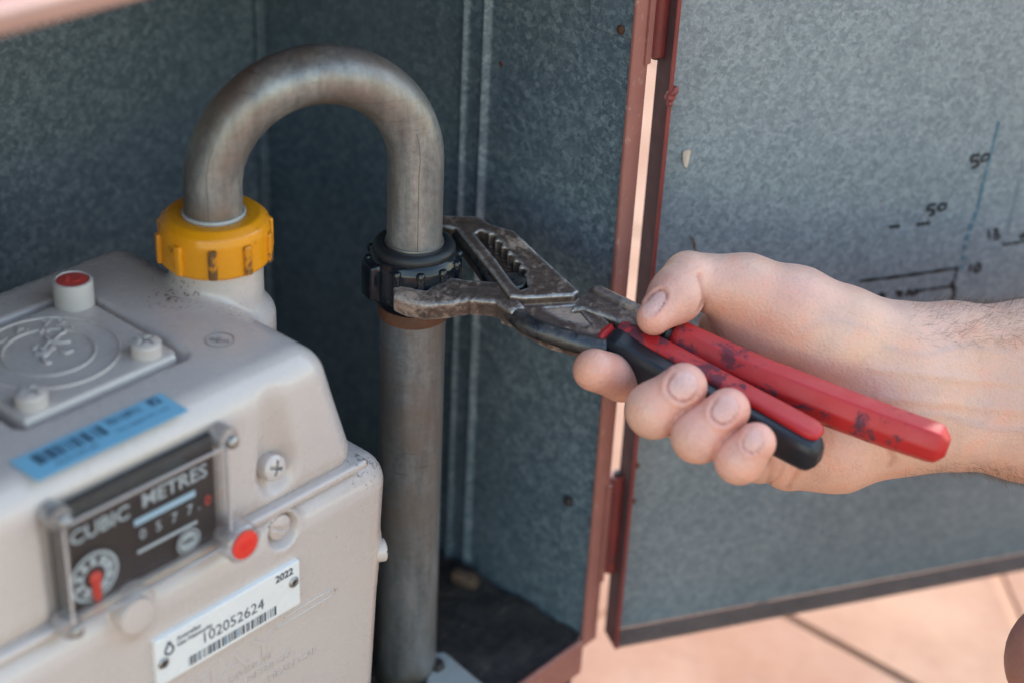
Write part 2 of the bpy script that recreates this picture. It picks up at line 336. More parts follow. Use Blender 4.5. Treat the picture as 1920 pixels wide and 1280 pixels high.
def nets(f, lo, hi, h, project_steps=1):
    lo = np.asarray(lo, float); B = 8; nb = np.ceil((np.asarray(hi, float)-lo)/(h*B)).astype(int)+1; n = nb*B
    g = np.stack(np.meshgrid(*[np.arange(k) for k in nb], indexing='ij'), -1).reshape(-1, 3)
    fc = f(lo+(g*B+(B-1)/2)*h); act = np.abs(fc) < h*B*1.25+h*2
    A = np.repeat(np.repeat(np.repeat(np.sign(fc).reshape(nb), B, 0), B, 1), B, 2).astype(np.float32)
    sub = np.stack(np.meshgrid(*[np.arange(B)]*3, indexing='ij'), -1).reshape(-1, 3); ga = g[act]
    for i in range(0, len(ga), 2000):
        idx = (ga[i:i+2000, None, :]*B+sub[None]).reshape(-1, 3); A[idx[:, 0], idx[:, 1], idx[:, 2]] = f(lo+idx*h)
    ins = A < 0
    c = sum(ins[dx:n[0]-1+dx, dy:n[1]-1+dy, dz:n[2]-1+dz].astype(np.int8) for dx in (0, 1) for dy in (0, 1) for dz in (0, 1))
    cells = np.argwhere((c > 0) & (c < 8)); idm = np.full(n-1, -1, np.int64); idm[tuple(cells.T)] = np.arange(len(cells))
    corner = [(0, 0, 0), (1, 0, 0), (0, 1, 0), (1, 1, 0), (0, 0, 1), (1, 0, 1), (0, 1, 1), (1, 1, 1)]
    val = [A[cells[:, 0]+a, cells[:, 1]+b, cells[:, 2]+d] for a, b, d in corner]
    acc = np.zeros((len(cells), 3)); cnt = np.zeros(len(cells))
    for i, j in [(0, 1), (2, 3), (4, 5), (6, 7), (0, 2), (1, 3), (4, 6), (5, 7), (0, 4), (1, 5), (2, 6), (3, 7)]:
        m = (val[i] < 0) != (val[j] < 0); t = np.where(m, val[i]/np.where(m, val[i]-val[j], 1), 0)
        p = np.array(corner[i])+t[:, None]*(np.array(corner[j])-np.array(corner[i])); acc += np.where(m[:, None], p, 0); cnt += m
    V = lo+(cells+acc/cnt[:, None])*h; Q = []
    for ax in range(3):
        s0 = [slice(None)]*3; s1 = [slice(None)]*3; s0[ax] = slice(0, -1); s1[ax] = slice(1, None)
        e = np.argwhere(ins[tuple(s0)] != ins[tuple(s1)]); b, d = [(1, 2), (2, 0), (0, 1)][ax]
        ok = (e[:, b] > 0) & (e[:, d] > 0) & (e[:, b] < n[b]-1) & (e[:, d] < n[d]-1); e = e[ok]
        def cid(db, dd):
            q = e.copy(); q[:, b] += db; q[:, d] += dd; return idm[tuple(q.T)]
        q = np.stack([cid(-1, -1), cid(0, -1), cid(0, 0), cid(-1, 0)], 1); fl = ~ins[tuple(e.T)]; q[fl] = q[fl][:, ::-1]; Q.append(q)
    Q = np.vstack(Q); Q = Q[(Q >= 0).all(1)]
    for _ in range(project_steps):
        e = h*.4; G = np.stack([f(V+np.eye(3)[k]*e)-f(V-np.eye(3)[k]*e) for k in range(3)], 1)/(2*e); l2 = np.maximum((G**2).sum(1), .2)
        V = V-np.clip(f(V)/l2, -h*.7, h*.7)[:, None]*G
    return V, Q
def solid(name, f, lo, hi, h, mat, parent, fr=ID, **k):
    V, Q = nets(f, lo, hi, h); return mesh(name, fr(V), Q, mat, parent, True, **k)
# ================================================================== THE SETTING: paving
def paving():
    g = mesh('paving', [(-6000, -6000, GROUND-1.8), (6000, -6000, GROUND-1.8), (6000, 6000, GROUND-1.8), (-6000, 6000, GROUND-1.8)], [(0, 1, 2, 3)], 'mortar', None, False)
    g['kind'] = 'structure'
    j = un(1475, 1155, 2, GROUND); T = 330.; gap = 4.
    for iu in range(-9, 10):
        for iv in range(-9, 7):
            u0 = j[0]+iu*T; v0 = j[1]-118+iv*T+((iu*97) % 140); u1 = u0+T; v1 = v0+T
            lo = (u0+gap/2, v0+gap/2); hi = (u1-gap/2, v1-gap/2)
            polys = [[(lo[0], lo[1]), (hi[0], lo[1]), (hi[0], hi[1]), (lo[0], hi[1])]]
            c = ((u0+u1)/2, (v0+v1)/2)
            a = un(1868, 1075, 2, GROUND)[:2]; b = un(1905, 1160, 2, GROUND)[:2]
            if u0 < a[0] < u1 and v0 < (a[1]+b[1])/2 < v1:         # the slab that is broken across
                d = (b-a)/np.linalg.norm(b-a); nn = np.array([-d[1], d[0]]); base = polys[0]; polys = []
                for sgn in (1, -1):
                    out = []
                    for q in range(4):
                        p, r = np.array(base[q]), np.array(base[(q+1) % 4]); fp = sgn*((p-a)@nn)-4; fr_ = sgn*((r-a)@nn)-4
                        if fp >= 0: out.append(tuple(p))
                        if (fp >= 0) != (fr_ >= 0): out.append(tuple(p+(r-p)*fp/(fp-fr_)))
                    polys.append(out)
            for po in polys:
                n = len(po); cx = np.mean(po, 0); dz = random.uniform(-1.2, 1.2)
                V = [(p[0], p[1], GROUND-6) for p in po]+[(p[0], p[1], GROUND-2+dz) for p in po]
                V += [(p[0]+(cx[0]-p[0])*.012, p[1]+(cx[1]-p[1])*.012, GROUND+dz) for p in po]
                Fc = [(i, (i+1) % n, n+(i+1) % n, n+i) for i in range(n)]+[(n+i, n+(i+1) % n, 2*n+(i+1) % n, 2*n+i) for i in range(n)]+[tuple(2*n+i for i in range(n))]
                mesh('paving_slab', uvw(V), Fc, random.choice(['slab_a', 'slab_b', 'slab_c']), g, False)
paving()
# ================================================================== CABINET
US, VB, VF, WF, WR = 80., -185., 44., -218., 161.
cab = empty('meter_cabinet', uvw((-110, -80, GROUND))[0], 'open galvanised gas meter cabinet with brown painted frame and door swung out', 'cabinet')
bp = box('back_panel', (-310, VB-1.2, WF), (US, VB, WR), 'galvanised_inside', cab, bev=0)
sp = box('side_panel', (US, VB, WF), (US+1.2, VF, WR), 'galvanised_inside', cab, bev=0)
box('side_panel', (-311.2, VB, WF), (-310, VF, WR), 'galvanised_inside', cab, bev=0)
box('floor_panel', (-310, VB, WF-1.5), (US, VF, WF-.2), 'galvanised_inside', cab, bev=0)
box('plinth', (-305, VB+2, GROUND), (US-4, VF-3, WF-1.8), 'brown_flange', cab, bev=1.)
rf = box('roof_panel', (-314, VB-2, WR+.2), (US+4, 46, WR+7), 'brown_frame', cab, bev=0)
box('roof_lip', (-314, 46.2, WR+1.6), (US+4, 50.5, WR+8.5), 'roof_lip_lit', rf, bev=2, seg=3)
box('front_sill', (-310, VF+.2, WF-16), (US-4.8, VF+3, WF+5), 'brown_frame', cab, bev=.8)
# pressed rib on the side panel: two rounded ridges with a shallow pan between
def rib():
    vv = np.linspace(-60, -25, 71); pr = np.zeros_like(vv)
    for c in (-48.3, -36.2): pr += 2.6*np.exp(-((vv-c)/1.5)**2)
    pr += .9/(1+np.exp(-(vv+48)/.8))*(1/(1+np.exp((vv+36.5)/.8))); V = []; Fc = []; n = len(vv)
    ws = [WF+1, -100, 0, 80, WR-1]
    for w in ws:
        for v, p in zip(vv, pr): V.append((US-.15-p, v, w))
    for i in range(len(ws)-1):
        for k in range(n-1): Fc.append((i*n+k, i*n+k+1, (i+1)*n+k+1, (i+1)*n+k))
    mesh('stiffener_rib', uvw(V), Fc, 'galvanised_inside', sp)
rib()
# lapped sheet seam near the back corner
box('lap_seam', (US-6, VB+.3, WF), (US-.3, VB+3, WR-1), 'galvanised_inside', bp, bev=.9, seg=2)
# reinforcement plates behind the two hinges, with their fixings
a = un(1107, 48, 0, US); box('hinge_plate', (US-1.1, a[1], a[2]), (US-.1, VF-1, WR-4), 'galvanised_inside', sp, bev=.3)
b = un(1066, 932, 0, US); box('hinge_plate', (US-1.1, b[1]-3, WF+3), (US-.1, VF-1, b[2]-2), 'galvanised_inside', sp, bev=.3)
def dome_screw(name, p, axis, r, h, mat, parent, slot=None):
    Z = np.asarray(axis, float); X = np.cross(Z, [.31, .2, .93]); X /= np.linalg.norm(X); Y = np.cross(Z, X)
    return lathe(name, [(r, -.5), (r, h*.35), (r*.93, h*.6), (r*.75, h*.85), (r*.4, h), (.02, h*1.03)], mat, parent, frame(p, X, Y, Z), 24)
dome_screw('screw', uvw((US-1, b[1]+1, b[2]-1))[0], -EU, 2.6, 2., 'dark_bolt', sp)
c = un(940, 120, 0, US); dome_screw('rivet', uvw((US, c[1], c[2]))[0], -EU, 1.2, .7, 'rust', sp)
c = un(1168, 55, 0, US); dome_screw('rivet', uvw((US-1, c[1], c[2]))[0], -EU, 2., 1.4, 'rust', sp)
# jamb flange, gap, door
jm = box('door_jamb', (US-4.5, VF+.2, WF-1), (US+6, VF+2.2, WR), 'brown_frame', cab, bev=.5)
O = un(1222, 300, 1, VF-1); DD = np.array([.872, .489, 0]); DN = np.array([-.489, .872, 0])     # door direction and its inward normal, in u,v
def dfr(P): P = np.asarray(P, float).reshape(-1, 3); return uvw(np.array([O[0], O[1], 0])+P[:, :1]*DD+P[:, 1:2]*DN+P[:, 2:3]*np.array([0, 0, 1]))
def undoor(px, py, off=0.):
    d = M@ray(px, py); c0 = M@CAM; o = np.array([O[0], O[1], 0])+DN*off; t = ((o-c0)@DN)/(d@DN); p = c0+d*t; return np.array([(p-o)@DD, off, p[2]])
WB = undoor(1500, 1114)[2]; DW = 560.
door = box('door', (0, -1.2, WB), (DW, 0, WR), 'galvanised_door', cab, dfr, bev=0)
box('edge_return', (-1.2, -1.3, WB-1), (-.1, 12.5, WR), 'brown_flange', door, dfr, bev=.3)
box('edge_bead', (-1.3, 12.6, WB-1), (.5, 13.4, WR), 'hinge_red', door, dfr, bev=.2)
box('bottom_return', (0.1, .1, WB-1.4), (DW, 12.5, WB-.1), 'dirty_flange', door, dfr, bev=.3)
box('outer_skin', (0, -2.6, WB-1), (DW, -1.3, WR), 'brown_frame', door, dfr, bev=.2)
# barrel hinges in the gap
hc = (np.array([US+8, VF])+np.array([O[0], O[1]]))/2+np.array([1.8, -.6])
def hinge(w0, w1):
    h = lathe('hinge', [(3.9, w0), (4.3, w0+.5), (4.3, w1-.5), (3.9, w1)], 'hinge_red', cab, lambda P: uvw(P+np.array([hc[0], hc[1], 0])), 28)
    lathe('hinge_pin', [(1.8, w0-1.5), (1.8, w1+1.5)], 'dark_bolt', h, lambda P: uvw(P+np.array([hc[0], hc[1], 0])), 16)
    mesh('hinge_leaf', uvw([(US+3, VF+2.4, w0), (US+6.3, VF+2.4, w0), (US+6.3, VF+2.4, w1), (US+3, VF+2.4, w1), (US+3, VF+3.2, w0), (US+6.3, VF+3.2, w0), (US+6.3, VF+3.2, w1), (US+3, VF+3.2, w1)]),
         [(0, 1, 2, 3), (7, 6, 5, 4), (0, 4, 5, 1), (3, 2, 6, 7), (1, 5, 6, 2), (0, 3, 7, 4)], 'brown_frame', h, False)
def w_on_hinge(py):
    ws = np.linspace(-250, 200, 2001); y = project(uvw(np.stack([np.full(2001, hc[0]), np.full(2001, hc[1]), ws], 1)))[1]; return ws[np.argmin(abs(y-py))]
hinge(w_on_hinge(104), WR-15); hinge(w_on_hinge(1066), w_on_hinge(888))
mesh('weld_blob', dfr(rng.normal(0, 1, (1, 3))*0+nets(lambda P: smin(cone(P, (0, 12, 0), (1.5, 13, 3), 2.2, 1.6), cone(P, (0, 12.5, -3), (0, 12, -6), 1.2, .9), 2)+.5*np.sin(P[:, 2]*2.3)*.4, (-4, 7, -9), (6, 18, 8), .5)[0]+np.array([0, 0, w_on_hinge(165)])),
     nets(lambda P: smin(cone(P, (0, 12, 0), (1.5, 13, 3), 2.2, 1.6), cone(P, (0, 12.5, -3), (0, 12, -6), 1.2, .9), 2)+.5*np.sin(P[:, 2]*2.3)*.4, (-4, 7, -9), (6, 18, 8), .5)[1], 'hinge_red', door)
# pen marks on the door's inner face
def pen(name, pts, width, mat, smooth=True, off=.25):
    P = np.array([undoor(x, y, off) for x, y in pts]); P = smooth_path(P, 8) if smooth and len(P) > 2 else np.vstack([P[0]+(P[-1]-P[0])*t for t in np.linspace(0, 1, 12)]) if len(P) == 2 else P
    T = np.gradient(P, axis=0); T /= np.linalg.norm(T, axis=1)[:, None]; N = np.stack([-T[:, 2], np.zeros(len(T)), T[:, 0]], 1)
    wd = 1.5*width/4.15*(.75+.25*np.sin(np.arange(len(P))*1.7+len(P)))[:, None]/2; V = np.vstack([P+N*wd, P-N*wd]); n = len(P)
    return mesh(name, dfr(V), [(i, i+1, n+i+1, n+i) for i in range(n-1)], mat, door, False)
pen('pen_line', [(1874, 228), (1862, 275), (1848, 330), (1833, 395)], 4.5, 'marker_blue')
for p in [((1831, 398), (1826, 415)), ((1822, 420), (1819, 433)), ((1815, 440), (1812, 452)), ((1811, 460), (1808, 470)), ((1808, 480), (1806, 490)), ((1805, 498), (1803, 506))]: pen('pen_dash', p, 7, 'marker_blue')
pen('pen_line', [(1919, 300), (1905, 370), (1890, 440)], 2.2, 'marker_faint')
pen('pen_figure', [(1838, 291), (1824, 293), (1822, 303), (1832, 302), (1834, 310), (1822, 316)], 6, 'marker_ink')
pen('pen_figure', [(1841, 297), (1847, 290), (1855, 291), (1852, 299), (1843, 303), (1840, 298), (1847, 291)], 5, 'marker_ink')
pen('pen_figure', [(1755, 383), (1742, 387), (1740, 394), (1749, 394), (1751, 401), (1742, 405)], 6, 'marker_ink')
pen('pen_figure', [(1760, 390), (1766, 383), (1774, 384), (1772, 392), (1762, 395), (1759, 390), (1766, 384)], 5, 'marker_ink')
for p in [((1668, 426), (1688, 425)), ((1719, 422), (1745, 418))]: pen('pen_dash', p, 6, 'marker_ink')
pen('pen_dash', [(1772, 414), (1810, 408)], 4, 'marker_faint')
pen('pen_figure', [(1854, 432), (1856, 448)], 5, 'marker_ink'); pen('pen_figure', [(1862, 433), (1871, 431), (1868, 438), (1864, 441), (1873, 441), (1872, 448), (1863, 448)], 5, 'marker_ink')
pen('pen_line', [(1845, 467), (1872, 463)], 4, 'marker_faint'); pen('pen_line', [(1880, 460), (1935, 450)], 5, 'marker_ink'); pen('pen_line', [(1884, 452), (1884, 462)], 2.5, 'marker_faint')
pen('pen_figure', [(1912, 446), (1920, 442), (1930, 440)], 9, 'marker_ink')
pen('pen_line', [(1611, 528), (1700, 517), (1796, 503)], 6, 'marker_ink'); pen('pen_line', [(1797, 502), (1790, 525), (1784, 545)], 4, 'marker_ink')
pen('pen_figure', [(1822, 497), (1818, 509)], 5, 'marker_ink'); pen('pen_figure', [(1830, 496), (1838, 497), (1837, 507), (1829, 510), (1829, 500)], 6, 'marker_ink')
pen('pen_figure', [(1648, 557), (1653, 552), (1657, 557), (1652, 562), (1648, 557)], 8, 'marker_ink')
pen('pen_figure', [(1682, 546), (1688, 555), (1690, 546)], 8, 'marker_ink'); pen('pen_figure', [(1700, 556), (1705, 546), (1712, 553), (1718, 545), (1722, 551)], 7, 'marker_ink')
pen('pen_line', [(1722, 546), (1786, 537)], 5, 'marker_ink'); pen('pen_figure', [(1783, 531), (1790, 541), (1788, 556), (1783, 570)], 7, 'marker_ink')
# rust marks and fixing heads on the door near the lower hinge
for q, r in [((1193, 872), 1.8), ((1187, 938), 1.5)]:
    p = undoor(*q); dome_screw('rivet', dfr(p)[0], uvw(DN)[0], r, .8, 'rust', door)
# loose things: paint flake caught on the door, chip and dirt on the floor, bracket at the pipe's foot
p = undoor(1284, 296); fl = np.array([(-1.6, 3.2), (.4, 4.6), (1.6, 3.8), (1.9, -2), (1.5, -5), (-.2, -3.6), (-1.2, -1)])
V = [(p[0]+x, 1.0+.25*y*(x > 0), p[2]+y) for x, y in fl]+[(p[0]+x, .4, p[2]+y) for x, y in fl]
k = len(fl); fo = mesh('paint_flake', dfr(V), [tuple(range(k)), tuple(range(2*k-1, k-1, -1))]+[(i, k+i, k+(i+1) % k, (i+1) % k) for i in range(k)], 'paint_chip', None, False, dfr((p[0], .5, p[2]))[0])
fo['label'] = 'small pale curled flake stuck to the galvanised door beside the frame'; fo['category'] = 'flake'
tw = np.array([undoor(x, y, 1.0) for x, y in ((1298, 445), (1302, 455), (1303, 466), (1306, 474))]); V, Fc = tube(dfr(smooth_path(tw, 5)), [.5]*8+[.35]*8, 7)
twg = mesh('twig', V, Fc, 'dry_chip', None, True, dfr(tw[1])[0]); twg['label'] = 'tiny brown twig stuck on the galvanised door above the thumb'; twg['category'] = 'twig'
def dirt():
    n = 90; uu = np.linspace(-305, US-2, n); vv = np.linspace(VB+2, VF-2, n); V = []; r = np.random.RandomState(3)
    ph = r.uniform(0, 6, 24); kx = r.normal(0, .12, 24); ky = r.normal(0, .12, 24)
    for a_ in uu:
        for b_ in vv:
            hh = 1.2+sum(math.sin(a_*kx[q]+b_*ky[q]+ph[q]) for q in range(24))*.32+2.5*math.exp(-((b_-VB)/22)**2)+2.5*math.exp(-((a_-US)/9)**2)
            V.append((a_, b_, WF+max(hh, .05)))
    Fc = [(i*n+j, (i+1)*n+j, (i+1)*n+j+1, i*n+j+1) for i in range(n-1) for j in range(n-1)]
    o = mesh('dirt', uvw(V), Fc, 'dirt', None, True, uvw((0, -60, WF))[0]); o['kind'] = 'stuff'; o['label'] = 'dark dry dirt lying over the cabinet floor'; o['category'] = 'dirt'
dirt()
def lump(name, c, hs, mat, label, cat, yaw=0.):
    r = np.random.RandomState(int(abs(c[0]*7+c[1]*3))); ph = r.uniform(0, 6, 9); k = r.normal(0, .45, (9, 3)); ca, sa = math.cos(yaw), math.sin(yaw)
    def f(P):
        Q = P-c; Q = np.stack([Q[:, 0]*ca+Q[:, 1]*sa, -Q[:, 0]*sa+Q[:, 1]*ca, Q[:, 2]], 1)
        return rbox(Q, (0, 0, 0), hs, min(hs)*.5)+sum(np.sin(P@k[i]+ph[i]) for i in range(9))*.18
    m = max(hs)+3; V, Q = nets(f, np.array(c)-m, np.array(c)+m, max(hs)/9); o = mesh(name, uvw(V), Q, mat, None, True, uvw((c[0], c[1], WF))[0]); o['label'] = label; o['category'] = cat
q = un(872, 1088, 2, WF+4); lump('wood_chip', (q[0], q[1], WF+5), (7, 3, 3.4), 'dry_chip', 'brown chip lying in the dirt at the foot of the side panel', 'chip', 1.3)
def bracket():
    pts = [un(x, y, 2, WF+7)[:2] for x, y in [(806, 1222), (834, 1220), (918, 1290), (918, 1340), (790, 1340)]]
    e = empty('pipe_bracket', uvw((pts[0][0], pts[0][1], WF))[0], 'pale grey metal bracket bolted at the foot of the riser pipe', 'bracket')
    P = np.array(pts); lo = (*(P.min(0)-3), WF-1); hi = (*(P.max(0)+3), WF+11)
    solid('plate', lambda Q: prism(Q, pts, WF+1, WF+7, 1.), lo, hi, 1.2, 'bracket_grey', e, uvw)
    q = un(818, 1246, 2, WF+8); lathe('bolt', [(4.2, WF+6.5), (4.2, WF+9), (3.4, WF+10)], 'dark_bolt', e, lambda Z: uvw(Z+np.array([q[0], q[1], 0])), 6, 20)
bracket()
# ================================================================== PIPES AND NUTS
NX, NY = -74., -35.; NUT_U = np.array([NX, NY])
def pipes():
    e = empty('pipe_bend', uvw((0, 0, -10))[0], 'grey zinc U-shaped pipe bend joining the meter to the riser', 'pipe')
    L = np.hypot(NX, NY); wc = 47.; P = [(0, 0, w) for w in np.linspace(-8, wc-2, 12)]
    for a_ in np.linspace(0, math.pi, 60): P.append((NX/2-NX/2*math.cos(a_), NY/2-NY/2*math.cos(a_), wc+L/2*math.sin(a_)))
    P += [(NX, NY, w) for w in np.linspace(wc-2, 20, 10)]
    V, Fc = tube(uvw(P), 11.3, 40, ref=(1, 0, 0)); mesh('pipe', V, Fc, 'bend_zinc', e)
    # weld seam line that shows on both legs
    for (cx, cy, w0, w1, ang) in ((0, 0, 12, 52, -1.02), (NX, NY, 38, 60, -.98)):
        pts = [(cx, cy, w) for w in np.linspace(w0, wc, 8)] + ([] if w1 <= wc else [tuple(np.array(P[12+i if cx == 0 else 12+59-i])) for i in range(1, 9)])
        pts = uvw(pts); T = np.gradient(pts, axis=0); T /= np.linalg.norm(T, axis=1)[:, None]
        view = CAM-pts; view -= (view*T).sum(1)[:, None]*T; view /= np.linalg.norm(view, axis=1)[:, None]
        side = np.cross(T, view); a2 = .12 if cx == 0 else -.18
        V, Fc = tube(pts+11.28*(view*math.cos(a2)+side*math.sin(a2)), .16, 6, ref=(1, 0, 0)); mesh('weld_seam', V, Fc, 'seam_grey', e)
    r = empty('riser_pipe', uvw((0, 0, WF))[0], 'straight vertical grey steel riser pipe below the black nut', 'pipe')
    V, Fc = tube(uvw([(0, 0, w) for w in np.linspace(WF, -12, 20)]), 13.7, 44, ref=(1, 0, 0)); mesh('pipe', V, Fc, 'riser_zinc', r)
    lathe('thread_collar', [(13.9, -22), (14.7, -21.4), (14.9, -19), (14.6, -17.5), (14.2, -16), (13.8, -14)], 'rust', r, uvw, 48)
pipes()
def revolve_d(P, c, prof):
    q = np.stack([np.hypot(P[:, 0]-c[0], P[:, 1]-c[1]), P[:, 2]], 1); return poly2(q, prof)
def ribs_fold(P, c, n, ph):
    x = P[:, 0]-c[0]; y = P[:, 1]-c[1]; a_ = np.arctan2(y, x)-ph; st = 2*math.pi/n; a_ = (a_+st/2) % st-st/2; r = np.hypot(x, y)
    return np.stack([r*np.cos(a_), r*np.sin(a_), P[:, 2]], 1)
def yellow_nut():
    e = empty('union_nut', uvw((NX, NY, 16))[0], 'worn yellow ribbed union nut on the meter outlet', 'nut', 'union nuts on the gas pipe')
    pr = [(11.6, 17.5), (20.8, 17.5), (21.6, 19), (21.6, 31), (20.8, 34), (18.2, 36.3), (14.4, 36.8), (13, 35.6), (11.6, 35.6)]; c = (NX, NY); n, ph = 10, math.atan2(.785, -.62)+.06
    def body(P): return revolve_d(P, c, [(r-(.6 if r > 12 else -.0), min(max(w, 18.1), 36.2)) for r, w in pr])-.6
    solid('body', lambda P: body(P), (NX-26, NY-26, 13), (NX+26, NY+26, 40), .7, 'yellow_plastic', e, uvw)
    for k in range(n):
        a_ = ph+k*2*math.pi/n; d = np.array([math.cos(a_), math.sin(a_)]); t = np.array([-d[1], d[0]])
        fr = lambda Z, d=d, t=t: uvw(np.array([NX, NY, 0])+Z[:, :1]*np.array([*d, 0])+Z[:, 1:2]*np.array([*t, 0])+Z[:, 2:]*np.array([0, 0, 1]))
        V, Fc = boxgeo((20.5, -1.7, 18.6), (23.1, 1.7, 31), 1.0, 3); mesh('rib', fr(V), Fc, 'yellow_worn' if k in (0, 2, 8, 9) else 'yellow_plastic', e, True)
    lathe('gasket_lip', [(11.35, 30), (12.1, 34.5), (12.3, 37.2), (12.0, 37.7), (11.35, 37.6)], 'bracket_grey', e, lambda Z: uvw(Z+np.array([NX, NY, 0])), 48)
yellow_nut()
def black_nut():
    e = empty('union_nut', uvw((0, 0, -17))[0], 'shiny black ribbed union nut gripped by the pliers', 'nut', 'union nuts on the gas pipe')
    pr = [(11.6, -15.5), (14.5, -15.5), (17.8, -10), (18.4, -6), (18.4, 4.5), (17.2, 7), (15.2, 8.6), (13, 9), (11.6, 9)]; c = (0, 0); n = 12; ph = .12
    body = lambda P: revolve_d(P, c, pr)-.5
    solid('body', body, (-24, -24, -20), (24, 24, 14), .7, 'black_plastic', e, uvw)
    for k in range(n):
        a_ = ph+k*2*math.pi/n; d = np.array([math.cos(a_), math.sin(a_)]); t = np.array([-d[1], d[0]])
        fr = lambda Z, d=d, t=t: uvw(Z[:, :1]*np.array([*d, 0])+Z[:, 1:2]*np.array([*t, 0])+Z[:, 2:]*np.array([0, 0, 1]))
        V, Fc = boxgeo((17.4, -1.5, -10), (19.9, 1.5, 4.2), .9, 3); r_ = mesh('rib', fr(V), Fc, 'black_plastic', e, True)
        lathe('knob', [(1.2, 3.2), (2., 4.2), (2.0, 5.2), (1.4, 6.3), (.05, 6.6)], 'black_plastic', r_, lambda Z, fr=fr: fr(Z+np.array([18.6, 0, 0])), 14)
    # squared lug on the far left of the nut
    p = un(688, 470, 1, -6); a_ = math.atan2(p[1], p[0]); d = np.array([math.cos(a_), math.sin(a_)]); t = np.array([-d[1], d[0]])
    fr = lambda Z: uvw(Z[:, :1]*np.array([*d, 0])+Z[:, 1:2]*np.array([*t, 0])+Z[:, 2:]*np.array([0, 0, 1]))
    V, Fc = boxgeo((16, -4.5, -9), (22.2, 4.5, 6.2), 1.0, 2); mesh('lug', fr(V), Fc, 'black_plastic', e, True)
    ts = np.linspace(0, 2*math.pi, 61); V, Fc = tube(uvw([(14.2*math.cos(a2), 14.2*math.sin(a2), 9.2) for a2 in ts]), 2.9, 16, ref=(0, 0, 1), cap=False); mesh('rubber_ring', V, Fc, 'black_rubber', e)
    lathe('clip_edge', [(11.4, 8), (12.2, 11.4), (12.0, 12.6), (11.35, 12.8)], 'steel_screw', e, uvw, 40)
black_nut()
